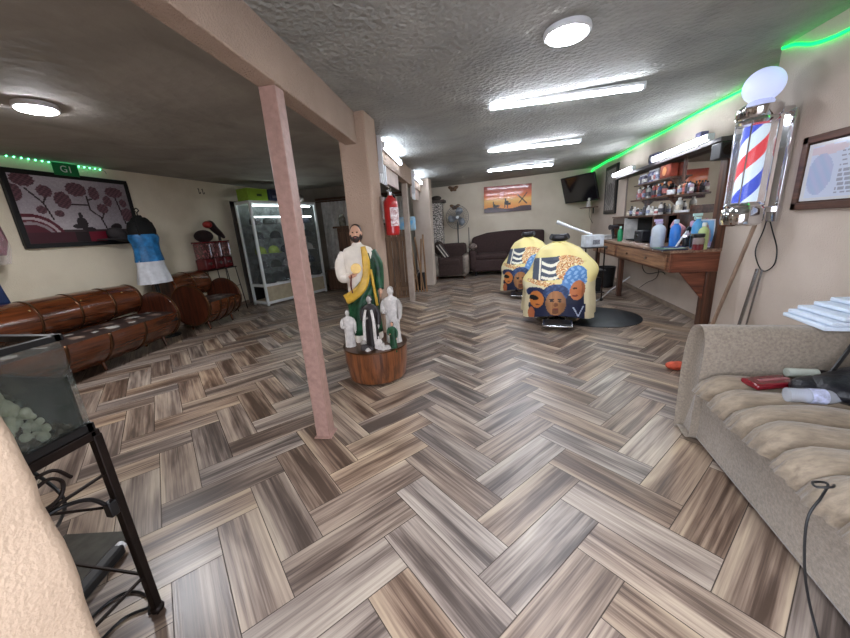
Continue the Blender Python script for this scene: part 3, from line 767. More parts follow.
# --- items between the columns
t = thing('shop_bag', 'blue and white printed bag hanging behind the thin grey post', 'bag', (-2.05, 8.6, 1.62))
b = MB(); b.box((0, 0, 0), (.62, .10, .34)); b.build('body', mat('bag_blue', (92, 168, 214), .4, var=.5, scale=7, dark=(214, 226, 232), bump=.5), t, bevel=.04)
MB().tube([(-.12, 0, .16), (-.08, 0, .3), (.08, 0, .3), (.12, 0, .16)], .008, 6).build('handle', whitep, t)
t = thing('wooden_board', 'tall brown plank door leaning between the two columns', 'plank door', (-2.05, 7.35, 0), R(12))
slw = mat_wood('old_plank', (122, 94, 70), (74, 54, 40), 'z', .6)
for k in range(6): MB().box((-.30+.12*k, .0, .76), (.112, .025, 1.46)).build('plank', slw, t, bevel=.004)
MB().box((0, -.02, .2), (.74, .03, .09)).box((0, -.02, 1.3), (.74, .03, .09)).box((0, 0, .02), (.8, .14, .04)).build('crossbar', slw, t, bevel=.004)
t = thing('plank_shelf', 'brown wooden shelf unit in the dark behind the plank door', 'shelf', (-2.75, 7.8, 0))
MB().bb(-.42, .42, -.18, .18, 0, 1.5).build('body', cb, t, bevel=.01)
rnd = random.Random(9)
for k in range(6):
    x = -1.80+.07*k; lean = rnd.uniform(-.16, .10)
    t = thing('wooden_stick', 'thin wooden stick in the bundle leaning by the thin grey post', 'stick', (x, 8.0, 0), 0, 'sticks leaning by the post')
    MB().tube([(0, 0, .0), (lean*.5, .02, .7), (lean, .06, 1.25+.05*(k % 3))], .02, 7).build('shaft', mat_wood('stick_wood', (158, 122, 88), (110, 80, 56), 'z', .6), t)
t = thing('black_speaker_box', 'narrow black box on the floor by the farther column', 'box', (-1.66, 8.3, 0))
MB().bb(-.11, .11, -.12, .12, 0, .42).build('body', blackm, t, bevel=.01); MB().bb(-.09, .09, -.125, -.12, .1, .38).build('grille', ironm, t)
t = thing('metal_brace', 'pale diagonal metal bar beside the black box', 'bar', (-1.76, 8.0, 0))
MB().tube([(-.12, 0, .0), (.12, .1, .52)], .016, 6).build('bar', steel, t)
# stone wall pier
def stone_pier():
    m = bpy.data.materials.new('stone_cladding'); m.use_nodes = True; N = m.node_tree.nodes; L = m.node_tree.links; b = N['Principled BSDF']
    tc = N.new('ShaderNodeTexCoord'); v = N.new('ShaderNodeTexVoronoi'); v.feature = 'DISTANCE_TO_EDGE'; v.inputs['Scale'].default_value = 11; mp = N.new('ShaderNodeMapping'); mp.inputs['Scale'].default_value = (1, 1, 1.8)
    L.new(tc.outputs['Object'], mp.inputs[0]); L.new(mp.outputs[0], v.inputs['Vector'])
    cr = N.new('ShaderNodeValToRGB'); cr.color_ramp.elements[0].color = (*lin((58, 52, 50)), 1); cr.color_ramp.elements[0].position = .03; cr.color_ramp.elements[1].color = (*lin((206, 196, 188)), 1); cr.color_ramp.elements[1].position = .16
    L.new(v.outputs['Distance'], cr.inputs[0]); L.new(cr.outputs[0], b.inputs['Base Color']); b.inputs['Roughness'].default_value = .8
    t = thing('stone_pier', 'grey stone clad pier in the back left corner behind the armchair', 'stone pier', (-1.62, 10.95, 0))
    MB().bb(-.35, .28, -.22, .24, 0, 2.2).build('body', m, t, bevel=.02)
    MB().bb(-.4, .38, -.28, .24, 2.2, 2.28).build('ledge', mat('stone_ledge', (92, 84, 78), .8), t, bevel=.01)
    t = thing('stone_ornament', 'dark lump ornament on the ledge of the stone pier', 'ornament', (-1.5, 10.85, 2.28))
    MB().sph((0, 0, .06), (.16, .09, .07)).build('body', mat('dark_stone', (72, 62, 56), .8, bump=.8), t)
stone_pier()

# --- barrel planter with the saints
PX, PY = -1.175, 3.235
t = thing('barrel_planter', 'wooden half barrel on the floor holding all the saint statues', 'planter', (PX, PY, 0))
MB().lathe([(.295, .02), (.312, .12), (.325, .22), (.328, .33), (.33, .36), (.31, .36), (.306, .31), (0.01, .31)], n=48).build('tub', mat_wood('planter_wood', (122, 72, 40), (74, 42, 24), 'z', .35, 3, coat=.4), t)
MB().lathe([(.322, .345), (.335, .35), (.335, .365), (.311, .365)], n=48).build('rim', hoop, t)
b = MB(); rnd = random.Random(4)
for k in range(220):
    a = rnd.uniform(0, 2*PI); r = .29*math.sqrt(rnd.random()); s = rnd.uniform(.008, .018)
    b.sph((r*math.cos(a), r*math.sin(a), .32+rnd.uniform(0, .012)), (s, s*1.2, s*.7), 6, 4)
o = b.build('pebbles', mat('white_pebble', (205, 200, 194), .7, var=.2), t); o['kind'] = 'stuff'
for a in (20, 140, 260): MB().bb(-.03, .03, -.03, .03, 0, .04).build('foot', wdark, t).location = (.18*math.cos(R(a)), .18*math.sin(R(a)), 0)

skin = mat('painted_skin', (206, 158, 130), .5, var=.06)
def saint(t, H, mrobe, mmantle, mskin, mhair, sash=None, detail=True, arm=True):
    """robed standing figure, base at z=0, height H, facing -y"""
    k = H/1.2
    Z = lambda a: [v*k for v in a]
    body = MB(); zs = Z([.0, .06, .14, .3, .45, .58, .68, .78, .86, .92, .965, .99, 1.02])
    rx = Z([.150, .158, .150, .140, .136, .135, .138, .148, .158, .158, .128, .06, .036]); ry = Z([.118, .122, .118, .108, .10, .098, .098, .10, .10, .095, .08, .052, .036])
    rings = []
    n = 44
    for z, x, y in zip(zs, rx, ry):
        f = max(0, 1-z/(.8*k)); rings.append([(x*math.cos(a)*(1+.07*f*math.sin(11*a+z*3/k)), y*math.sin(a)*(1+.09*f*math.sin(11*a+z*3/k)), z) for a in [2*PI*i/n for i in range(n)]])
    body.loft(rings); body.build('robe', mrobe, t)
    # head + neck (one piece) with brow, nose and ears
    h = MB(); h.cyl((0, 0, .98*k), (0, -.008*k, 1.06*k), .036*k, .034*k); h.sph((0, -.012*k, 1.105*k), (.052*k, .062*k, .074*k), 22, 14)
    h.sph((0, -.074*k, 1.098*k), (.010*k, .014*k, .020*k), 10, 8); 
    for s in (-1, 1): h.sph((s*.053*k, -.006*k, 1.10*k), (.008*k, .014*k, .019*k), 8, 6); h.sph((s*.02*k, -.062*k, 1.122*k), (.018*k, .01*k, .006*k), 8, 6)
    h.build('head', mskin, t)
    hb = MB(); hb.sph((0, .014*k, 1.13*k), (.057*k, .060*k, .062*k), 20, 12)
    for s in (-1, 1): hb.sph((s*.044*k, .022*k, 1.085*k), (.016*k, .03*k, .045*k))
    hb.sph((0, .04*k, 1.07*k), (.05*k, .035*k, .07*k)); hb.build('hair', mhair, t)
    if detail:
        bd = MB(); bd.sph((0, -.048*k, 1.052*k), (.038*k, .026*k, .036*k)); bd.sph((0, -.073*k, 1.075*k), (.02*k, .007*k, .005*k), 10, 6)
        for s in (-1, 1): bd.sph((s*.041*k, -.03*k, 1.07*k), (.012*k, .02*k, .034*k))
        bd.build('beard', mhair, t)
        for s in (-1, 1): MB().sph((s*.02*k, -.069*k, 1.112*k), (.009*k, .005*k, .005*k), 8, 6).build('eye', blackm, t)
        MB().sph((0, -.073*k, 1.064*k), (.013*k, .005*k, .004*k), 8, 6).build('mouth', mat('painted_lip', (150, 80, 76), .5), t)
    if arm:
        a = MB(); a.tube([(-.13*k, 0, .93*k), (-.175*k, -.01*k, .82*k), (-.165*k, -.045*k, .70*k), (-.10*k, -.10*k, .70*k)], [.045*k, .058*k, .055*k, .04*k], 14); a.build('sleeve', mrobe, t)
        a = MB(); a.tube([(.13*k, 0, .93*k), (.175*k, -.0*k, .80*k), (.18*k, -.03*k, .66*k), (.185*k, -.07*k, .56*k)], [.045*k, .056*k, .052*k, .038*k], 14); a.build('sleeve', mmantle, t)
        # hands : palm + fingers
        def hand(p, d, upv, nm):
            q = MB(); p = Vector(p)*k; d = Vector(d).normalized(); u_ = Vector(upv).normalized(); s_ = d.cross(u_)
            q.tube([p-d*.03*k, p, p+d*.022*k], [.017*k, .02*k, .018*k], 10)
            for i in range(4):
                o_ = u_*(.012-.008*i)*k; ln = (.036, .04, .037, .03)[i]*k
                q.tube([p+d*.018*k+o_, p+d*(.018*k+ln*.6)+o_, p+d*(.018*k+ln)+o_+s_*.006*k], [.0055*k, .005*k, .004*k], 6)
            q.tube([p+u_*.012*k, p+u_*.028*k+d*.018*k, p+u_*.032*k+d*.034*k], [.006*k, .005*k, .004*k], 6)
            q.build(nm, mskin, t)
        hand((-.065, -.118, .71), (1, -.15, .35), (0, .2, 1), 'hand'); hand((.187, -.085, .54), (.05, -.35, -1), (0, -1, .2), 'hand')
    return k
t = thing('saint_statue', 'tall painted bearded saint statue in white robe, green cloak and yellow sash', 'statue', (-1.30, 3.35, .33), R(14))
white_r = mat('statue_white', (232, 222, 208), .45, var=.06, bump=.1); green_r = mat('statue_green', (22, 74, 44), .45, var=.35, scale=10, bump=.3)
hair_r = mat('statue_hair', (46, 30, 24), .5)
k = saint(t, 1.26, white_r, green_r, skin, hair_r)
# green cloak: lower body wrap + left side to the shoulder
def wrap(zs, rx, ry, a0, a1, n=36, fold=.05, nf=9):
    rings = []
    for j, z in enumerate(zs):
        f = j/(len(zs)-1); x = interp(rx, f); y = interp(ry, f); A0 = interp(a0, f); A1 = interp(a1, f)
        rings.append([((x*math.cos(R(A0+(A1-A0)*i/n)))*(1+fold*math.sin(nf*2*PI*i/n+f*3)), (y*math.sin(R(A0+(A1-A0)*i/n)))*(1+fold*math.sin(nf*2*PI*i/n+f*3)), z) for i in range(n+1)])
    vs = [p for r_ in rings for p in r_]; fs = []
    for j in range(len(rings)-1):
        for i in range(n): q = j*(n+1)+i; fs.append((q, q+1, q+n+2, q+n+1))
    return vs, fs
b = MB(); vs, fs = wrap([.12+.06*i for i in range(15)], [.172, .165, .158, .155, .158, .17, .178, .15], [.14, .135, .125, .118, .116, .118, .12, .10], [-205, -205, -190, -165, -120, -75, -65, -60], [95, 95, 95, 95, 95, 95, 95, 95], nf=8, fold=.045)
b.add(vs, fs); b.build('green_cloak', green_r, t, solid=.008, ang=80, fix=False)
yel = mat('statue_yellow', (214, 170, 62), .45, var=.15)
b = MB(); 
def band(p0, p1, wd, nm, m, bulge=.02):
    q = MB(); n = 14; vs = []
    for i in range(n+1):
        f = i/n; x = p0[0]+(p1[0]-p0[0])*f; z = p0[1]+(p1[1]-p0[1])*f
        y = -(.118*math.sqrt(max(.05, 1-(x/.2)**2))+bulge+.03*math.sin(PI*f)*0)
        for s in (-1, 0, 1): 
            nx, nz = -(p1[1]-p0[1]), (p1[0]-p0[0]); l = math.hypot(nx, nz); vs.append((x+nx/l*wd*s, y-(.008 if s == 0 else 0), z+nz/l*wd*s))
    fs = [(i*3+j, i*3+j+1, i*3+j+4, i*3+j+3) for i in range(n) for j in range(2)]
    q.add(vs, fs); return q.build(nm, m, t, solid=.012, ang=80, fix=False)
def drape(P, ws, nm, m, bulge):
    q = MB(); pts = catmull([Vector((x, 0, z)) for x, z in P], 6); vs = []; K = len(pts)
    for i, p in enumerate(pts):
        d = (pts[min(i+1, K-1)]-pts[max(i-1, 0)]).normalized(); nx, nz = -d.z, d.x; w_ = interp(ws, i/(K-1))
        for s_ in (-1, -.5, 0, .5, 1):
            x = p.x+nx*w_*s_; z = p.z+nz*w_*s_; y = -(.122*math.sqrt(max(.04, 1-(x/.185)**2))+bulge+(.012 if s_ in (-.5, .5) else .004))*(1 if z < .95 else .9)
            vs.append((x, y, z))
    fs = [(i*5+j, i*5+j+1, i*5+j+6, i*5+j+5) for i in range(K-1) for j in range(4)]
    q.add(vs, fs); return q.build(nm, m, t, solid=.008, ang=80, fix=False)
drape([(-.17, .50), (-.08, .55), (.02, .63), (.07, .74), (.085, .88), (.07, 1.03)], [.05, .052, .045, .035, .035, .022], 'yellow_sash', yel, .012)
band((.15, .42), (.12, .80), .012, 'yellow_trim', yel, .016)
MB().cyl((-.02, -.118, .82), (-.02, -.135, .82), .052, n=24).build('medallion', mat('gold_paint', (214, 178, 110), .35, .5, var=.1), t)
MB().tube([(-.07, -.15, .76), (-.085, -.155, .66), (-.08, -.15, .58)], .008, 6).build('scroll', mat('dark_red_paint', (90, 34, 30), .5), t)
MB().lathe([(.17, -.02), (.17, .0), (.15, .012)], n=24).build('plinth', mat('plinth_stone', (120, 112, 104), .7), t)
stw = mat('plaster_white', (212, 206, 200), .65, var=.12, scale=20, bump=.3); stg = mat('plaster_grey', (172, 166, 160), .7, var=.15)
def small(label, x, y, H, mr, mm, ms, mh, rz=0, arm=True):
    t = thing('small_statue', label, 'statue', (x, y, .335), rz, None); saint(t, H, mr, mm, ms, mh, detail=False, arm=arm)
    MB().lathe([(.15*H/1.2*1.05, -.012), (.15*H/1.2*1.05, .012), (.12*H/1.2, .02)], n=20).build('plinth', mr, t); return t
small('white plaster praying figure at the left rim of the barrel planter', -1.40, 3.12, .42, stw, stw, stw, stg, R(15))
small('large white plaster robed figure at the right of the barrel planter', -.975, 3.27, .62, stw, stg, stw, stg, R(-10))
blk = mat('statue_black', (40, 34, 34), .5, var=.2)
t = small('dark hooded figure with long white drapes in front of the tall saint', -1.16, 3.14, .56, blk, blk, stg, blk, 0)
for s in (-1, 1):
    MB().tube([(s*.03, -.05, .42), (s*.05, -.07, .3), (s*.055, -.085, .12), (s*.07, -.09, 0)], [.012, .016, .016, .018], 8).build('white_drape', stw, t)
small('tiny green robed saint leaning by the large white figure', -.93, 3.08, .30, green_r, green_r, skin, hair_r, R(-10))
small('tiny pale angel figure at the front of the barrel planter', -1.06, 3.025, .17, stw, stw, stw, stg, 0, True)
t = thing('nativity_piece', 'little dark kneeling figure at the front left of the barrel planter', 'figurine', (-1.21, 3.02, .335))
MB().sph((0, 0, .04), (.045, .04, .05)).build('body', mat('dark_clay', (62, 56, 56), .7, bump=.5), t); MB().sph((0, -.01, .11), .022).build('head', stg, t); MB().sph((.06, 0, .035), (.03, .03, .035)).build('animal', mat('dark_clay', (62, 56, 56), .7), t)
for k_, (x, y, s) in enumerate(((-1.27, 3.19, .05), (-1.17, 3.0, .04), (-1.0, 3.06, .045), (-1.09, 3.09, .05))):
    t = thing('white_rock', 'small white plaster rock among the figures in the barrel planter', 'rock', (x, y, .335), 0, 'white rocks in the barrel planter')
    rr = random.Random(k_); MB().sph((0, 0, s*.6), (s*rr.uniform(.8, 1.2), s, s*.8), 8, 6).build('rock', stw, t, ang=20)
t = thing('white_candle', 'small white candle between the figures in the barrel planter', 'candle', (-1.02, 3.01, .335)); MB().cyl((0, 0, 0), (0, 0, .1), .018).build('wax', stw, t); MB().cyl((0, 0, .1), (0, 0, .115), .002).build('wick', blackm, t)

# ================================================================== BACK OF THE ROOM
t = thing('armchair', 'grey armchair under a dark brown throw in front of the stone pier', 'armchair', (-1.06, 10.22, 0))
gfab = mat('armchair_satin', (132, 120, 110), .4, var=.25, scale=5, bump=.3); brn = mat('brown_throw', (62, 46, 42), .9, var=.15, bump=.3, scale=30)
MB().box((0, 0, .26), (.96, .85, .36)).build('seat_base', gfab, t, bevel=.05)
for s in (-1, 1): MB().box((s*.44, -.04, .4), (.20, .85, .56)).build('armrest', gfab, t, bevel=.08)
MB().box((0, .34, .66), (.9, .2, .66)).build('backrest', brn, t, bevel=.08)
MB().box((.0, -.1, .5), (.66, .72, .2)).build('seat_cushion', brn, t, bevel=.06)
b = MB(); b.box((.03, -.435, .38), (.7, .03, .52)); b.build('throw_front', brn, t, bevel=.012)
for x in (-.4, .4):
    for y in (-.36, .36): MB().cyl((x, y, 0), (x, y, .09), .03, n=10).build('leg', wdark, t)
for k_, (dx, dz, lab) in enumerate(((0, 0, 'white edged book, lower of two leaning on the armchair'), (.075, .03, 'white edged book, upper of two leaning on the armchair'))):
    t = thing('book', lab, 'book', (-1.30+dx, 9.98, .80+dz), 0, 'books on the armchair'); t.rotation_euler = (0, R(55), 0)
    MB().box((0, 0, 0), (.44, .26, .035)).build('pages', mat('paper_white', (222, 214, 204), .7), t, bevel=.003); MB().box((0, 0, .02), (.45, .27, .008)).build('cover', mat('book_cover', (52, 44, 44), .6), t)
t = thing('cushion', 'dark round cushion on the left arm of the armchair', 'cushion', (-1.42, 10.3, .72)); MB().sph((0, 0, .16), (.17, .2, .2)).build('cushion', mat('dark_cushion', (74, 60, 54), .9, bump=.4), t)
t = thing('pedestal_fan', 'grey pedestal fan with a round wire guard behind the armchair', 'fan', (-.88, 10.9, 0), R(4))
MB().lathe([(.2, 0), (.2, .02), (.04, .04)]).build('base', blackp, t); MB().cyl((0, 0, .02), (0, 0, 1.62), .017, n=12).build('pole', blackp, t)
MB().cyl((0, -.10, 1.74), (0, .12, 1.74), .06, .05).build('motor', whitep, t)
b = MB()
for rr in (.34, .29, .24, .19, .14, .09): b.tube([(rr*math.cos(a), -.15-(.34-rr)*.12, 1.74+rr*math.sin(a)) for a in [2*PI*i/30 for i in range(30)]], .008 if rr > .33 else .004, 6, 0, True)
for i in range(30):
    a = 2*PI*i/30; b.tube([(.34*math.cos(a), -.15, 1.74+.34*math.sin(a)), (.03*math.cos(a), -.185, 1.74+.03*math.sin(a))], .004, 4, 0)
b.build('guard', mat('guard_grey', (112, 112, 116), .4, .3, var=0), t)
for i in range(3):
    b = MB(); A = 2*PI*i/3; pts = []
    M_ = Matrix.Translation((0, -.12, 1.74)) @ Matrix.Rotation(A, 4, 'Y') @ Matrix.Rotation(R(18), 4, 'X')
    b.add([M_ @ Vector((x, 0, z)) for x, z in ((-.03, .04), (.05, .05), (.17, .16), (.16, .26), (.02, .30), (-.06, .18))], [(0, 1, 2, 3, 4, 5)]); b.build('blade', mat('blade_grey', (140, 144, 150), .3, alpha=.8, var=0), t, solid=.004)
MB().cyl((0, -.19, 1.74), (0, -.2, 1.74), .045).build('hub_badge', whitep, t)
t = thing('antenna', 'short black antenna stick behind the armchair right of the fan', 'antenna', (-.55, 10.98, 0)); MB().cyl((0, 0, 0), (0, 0, 1.42), .012, n=8).build('rod', blackp, t); MB().lathe([(.08, 0), (.08, .02), (.02, .03)]).build('base', blackp, t)
# sofa at back
t = thing('back_sofa', 'dark brown sofa along the back wall under the sunset picture', 'sofa', (.62, 10.70, 0))
bs = mat('brown_sofa', (58, 40, 38), .85, var=.12, bump=.2, scale=20)
MB().box((0, 0, .30), (2.1, .9, .36)).build('base', bs, t, bevel=.05)
b = MB(); b.prism([(-1.08, .4), (1.08, .4), (1.08, 1.22), (.6, 1.25), (0, 1.26), (-.6, 1.22), (-1.0, 1.12), (-1.08, 1.08)], .2, .46, 'y'); b.build('backrest', bs, t, bevel=.05)
for s in (-1, 1): MB().box((s*.52, -.08, .54), (1.0, .72, .18)).build('seat_cushion', bs, t, bevel=.06)
for s in (-1, 1): MB().box((s*1.04, -.02, .46), (.22, .92, .6)).build('armrest', bs, t, bevel=.08)
for x in (-.95, .95):
    for y in (-.38, .38): MB().cyl((x, y, 0), (x, y, .13), .03, n=10).build('leg', blackp, t)
t = thing('crumpled_throw', 'striped grey cushion on the left arm of the brown back sofa', 'cushion', (-.42, 10.5, .765)); MB().sph((0, 0, .09), (.13, .2, .10)).build('cushion', mat('striped_grey', (128, 112, 104), .8, var=.5, scale=25), t)
# sunset picture
def paint_sunset(u, v):
    n = 6*math.sin(u*50+v*31)
    if v < .16+.05*math.sin(u*9): return (62+n, 34, 40)
    if nearseg(u, v, (.74, .30), (.90, .66), .02, 1.8) or nearseg(u, v, (.90, .28), (.72, .6), .02, 1.8): return (26, 16, 18)
    for cu, cv, ru, rv in ((.48, .34, .045, .09), (.46, .46, .015, .07), (.54, .3, .03, .05), (.22, .25, .03, .07), (.2, .36, .012, .07), (.28, .24, .05, .04), (.50, .22, .012, .09), (.44, .22, .012, .09)):
        if inell(u, v, cu, cv, ru, rv): return (30, 18, 20)
    if inell(u, v, .38, .68, .05, .09): return (246, 170, 150)
    a = v
    if a < .45: f = (a-.16)/.29; return (232+8*f, 140+46*f, 56+40*f)
    if a < .62: f = (a-.45)/.17; return (240-10*f, 186-70*f, 96-46*f)
    f = (a-.62)/.38; return (224-84*f+n, 112-72*f, 50-26*f+n)
t = thing('canvas_picture', 'orange sunset canvas picture with dark horse riders over the brown sofa', 'picture', (.635, 11.17, 2.19), R(-90))
t.rotation_euler = (0, 0, R(90))
s = sheet('canvas', 1.40, .76, 90, 50, paint_sunset, pic, t); s.location = (-.022, 0, 0)
MB().box((0, 0, 0), (.04, 1.40, .76)).build('stretcher', mat('canvas_edge', (120, 50, 40), .7), t)
# wall decorations
for z, dx, lab in ((2.60, 0, 'upper brown butterfly ornament on the back wall over the fan'), (2.06, .03, 'lower brown butterfly ornament on the back wall behind the fan')):
    t = thing('butterfly_ornament', lab, 'ornament', (-1.0+dx, 11.18, z), 0, 'butterfly ornaments')
    b = MB(); 
    for s in (-1, 1): b.sph((s*.08, 0, .03), (.085, .012, .05), M=Matrix.Rotation(R(-25*s), 4, 'Y')); b.sph((s*.05, 0, -.04), (.05, .012, .035))
    b.build('wings', mat('brown_wing', (118, 90, 66), .7, var=.3, scale=25), t); MB().sph((0, -.012, 0), (.012, .012, .07)).build('body', wdark, t)
# television
t = thing('television', 'black wall television tilted down in the back right corner', 'television', (2.52, 10.52, 2.26))
t.rotation_euler = (R(17), 0, R(-60)); 
MB().box((0, 0, 0), (1.22, .05, .72)).build('casing', blackp, t, bevel=.012)
MB().box((0, -.028, .01), (1.16, .006, .65)).build('screen', mat('tv_screen', (16, 17, 22), .12, var=0, coat=.5), t)
MB().box((0, .12, 0), (.3, .2, .25)).build('bracket', ironm, t)
# little corner shelf with figure
t = thing('corner_shelf', 'small dark wall shelf under the television', 'shelf', (2.76, 10.4, 1.74)); MB().box((0, 0, 0), (.34, .5, .025)).build('board', wdark, t); MB().tube([(0, -.1, 0), (0, -.1, -.22), (.1, -.1, -.42)], .006, 6).build('cord', blackp, t)
MB().box((.12, 0, -.08), (.02, .05, .16)).build('bracket', ironm, t)
t = thing('shelf_figurine', 'small white figurine on the shelf under the television', 'figurine', (2.72, 10.25, 1.753)); MB().lathe([(.045, 0), (.05, .02), (.035, .1), (.045, .14), (.02, .165)], n=16).build('body', stw, t); MB().sph((0, 0, .2), .035).build('head', stw, t)
t = thing('shelf_bottle', 'pale little bottle next to the white figurine', 'bottle', (2.75, 10.5, 1.753)); MB().lathe([(.035, 0), (.035, .11), (.015, .14), (.015, .17)], n=16).build('body', stg, t)
# tall framed poster
def paint_poster(u, v):
    n = math.sin(u*40+math.sin(v*23)*3)*math.sin(v*31+u*9)
    if u < .08 or u > .92 or v < .04 or v > .96: return (36, 34, 36)
    g = 128+60*n
    if inell(u, v, .5, .72, .24, .13): g = 170+30*n
    if inell(u, v, .5, .4, .34, .26): g = 104+60*n
    return (g, g*.97, g*.96)
t = thing('framed_poster', 'tall narrow framed grey poster on the right wall beyond the mirror', 'poster', (RW(9.38)-.03, 9.38, 2.09), -RWa)
s = sheet('print', .78, 1.0, 40, 60, paint_poster, pic, t); s.location = (-.022, 0, 0)
b = MB(); b.box((0, .42, 0), (.04, .05, 1.1)).box((0, -.42, 0), (.04, .05, 1.1)).box((0, 0, .53), (.04, .89, .05)).box((0, 0, -.53), (.04, .89, .05)).box((.01, 0, 0), (.012, .8, 1.05)).build('frame', blackp, t, bevel=.006)

# ================================================================== RIGHT SIDE
# --- counter along the wall
DY = 4.86
RWM = Matrix.Translation((RW(DY), DY, 0)) @ Matrix.Rotation(-RWa, 4, 'Z')
def rw(x, y, z=0):      # x<0 out from the wall, y along the wall from the counter end
    return RWM @ Vector((x, y, z))
dwood = mat_wood('counter_wood', (128, 84, 62), (66, 38, 28), 'y', .4, 3, coat=.25)
dwoodx = mat_wood('counter_end_wood', (130, 76, 54), (74, 38, 28), 'x', .35, 3, coat=.3)
dtop = mat_wood('worn_top', (158, 130, 110), (102, 76, 62), 'y', .4, 3, coat=.2)
t = thing('barber_counter', 'long brown wooden counter with drawers along the right wall', 'counter', rw(0, 0), -RWa)
MB().bb(-.57, -.002, -.02, 3.75, .98, 1.02).build('worktop', dtop, t, bevel=.006)
MB().bb(-.55, -.002, 0, .03, .73, .98).build('end_panel', dwoodx, t, bevel=.004)
MB().bb(-.52, -.004, .03, 3.7, .73, .745).bb(-.02, -.004, .03, 3.7, .745, .98).build('carcass', dwood, t)
MB().bb(-.545, -.52, .0, 3.72, .73, .98).build('apron', dwood, t, bevel=.003)
dface = mat_wood('drawer_front', (150, 112, 84), (92, 62, 44), 'y', .45, 3)
for y0, y1 in ((.10, 2.02), (2.16, 3.0), (3.1, 3.62)):
    d = MB().bb(-.565, -.545, y0, y1, .76, .955).build('drawer', dface, t, bevel=.006)
    MB().bb(-.568, -.565, y0+.03, y1-.03, .785, .93).build('inset', dface, d, bevel=.002)
    for k in ((.3, .7) if y1-y0 > 1 else (.5,)): MB().cyl((-.565, y0+(y1-y0)*k, .86), (-.595, y0+(y1-y0)*k, .86), .014, .02).build('knob', steel, d)
b = MB(); b.prism([(-.42, .73), (-.004, .73), (-.004, .0), (-.10, .0), (-.12, .36)], .03, .06, 'y'); b.build('bracket', dwoodx, t, bevel=.004)
MB().bb(-.12, -.004, .0, .12, 0, .73).build('leg', wdarkz, t, bevel=.006)
MB().bb(-.50, -.42, 2.02, 2.12, 0, .73).build('leg', wdarkz, t, bevel=.006); MB().bb(-.50, -.42, 3.6, 3.7, 0, .73).build('leg', wdarkz, t, bevel=.006)
for y in (.2, .5, .8): MB().sph((-.57, y, .99), .008, 8, 6).build('pin', whitep, t)
# --- mirror with timber frame
mirr = mat('mirror_silver', (205, 200, 194), .03, 1, var=0)
t = thing('counter_mirror', 'large brown timber framed mirror above the counter', 'mirror', rw(0, 0), -RWa)
MB().bb(-.016, -.004, .12, 3.25, 1.08, 2.26).build('glass', mirr, t).rotation_euler = (0, 0, .017)
MB().bb(-.09, -.002, -.02, .12, 1.02, 2.30).build('frame_post', wdarkz, t, bevel=.006)
MB().bb(-.045, -.002, 1.04, 1.12, 1.02, 2.26).build('frame_post', wdarkz, t, bevel=.006)
MB().bb(-.07, -.002, 3.25, 3.36, 1.02, 2.30).build('frame_post', mat_wood('frame_grey', (112, 96, 86), (70, 58, 52), 'z', .5), t, bevel=.006)
MB().bb(-.20, -.002, -.04, 3.75, 2.24, 2.29).build('cornice_shelf', mat('cornice_grey', (72, 66, 66), .5), t, bevel=.005)
MB().bb(-.05, -.002, .12, 3.25, 1.02, 1.09).build('bottom_rail', wdark, t)
t = thing('corner_speaker', 'black box speaker at the near upper corner of the mirror', 'speaker', rw(-.13, .02, 2.05), -RWa)
MB().box((0, 0, .09), (.16, .20, .18)).build('body', blackp, t, bevel=.012); MB().cyl((0, -.102, .09), (0, -.106, .09), .06).build('cone', ironm, t)
# mirror tube lights on the cornice
for (y0, y1, lab) in ((.12, 1.72, 'long bright tube light over the mirror, nearer the barber pole'), (2.55, 3.72, 'shorter tube light over the mirror, nearer the television')):
    t = thing('tube_light', lab, 'tube light', rw(-.235, (y0+y1)/2, 2.33), -RWa, 'tube lights over the mirror')
    MB().box((.03, 0, 0), (.03, y1-y0, .07)).build('housing', whitep, t, bevel=.004)
    MB().box((-.0, 0, 0), (.045, y1-y0-.06, .065)).build('tube', mat('tube_glow_mirror', (236, 243, 255), emit=24), t, bevel=.012)
    for s in (-1, 1): MB().box((0, s*((y1-y0)/2-.015), 0), (.05, .03, .072)).build('end_cap', whitep, t, bevel=.004)
    for s in (-1, 1): MB().box((.05, s*(y1-y0)*.3, -.02), (.06, .03, .07)).build('bracket', steel, t)
for y, c, lab in ((.62, (96, 92, 128), 'small purple grey box standing on the cornice behind the longer mirror tube light'), (1.90, (120, 118, 150), 'pale purple box on the cornice between the two mirror tube lights'), (2.06, (86, 84, 120), 'darker purple box on the cornice next to the pale one')):
    t = thing('small_box', lab, 'box', rw(-.09, y, 2.291), -RWa); MB().box((0, 0, .09), (.09, .13, .18 if y < 1 else .15)).build('carton', mat('carton_%d' % c[2], c, .5, var=.3, scale=30), t, bevel=.004); MB().box((-.046, 0, .1), (.003, .08, .05)).build('label_patch', whitep, t)
t = thing('metal_hook', 'dark oval ring hook above the shorter mirror tube light', 'hook', rw(-.01, 2.38, 2.42), -RWa)
MB().tube([(-.02, .05*math.cos(a), .07*math.sin(a)) for a in [2*PI*i/14 for i in range(14)]], .008, 6, 1, True).build('ring', blackp, t)
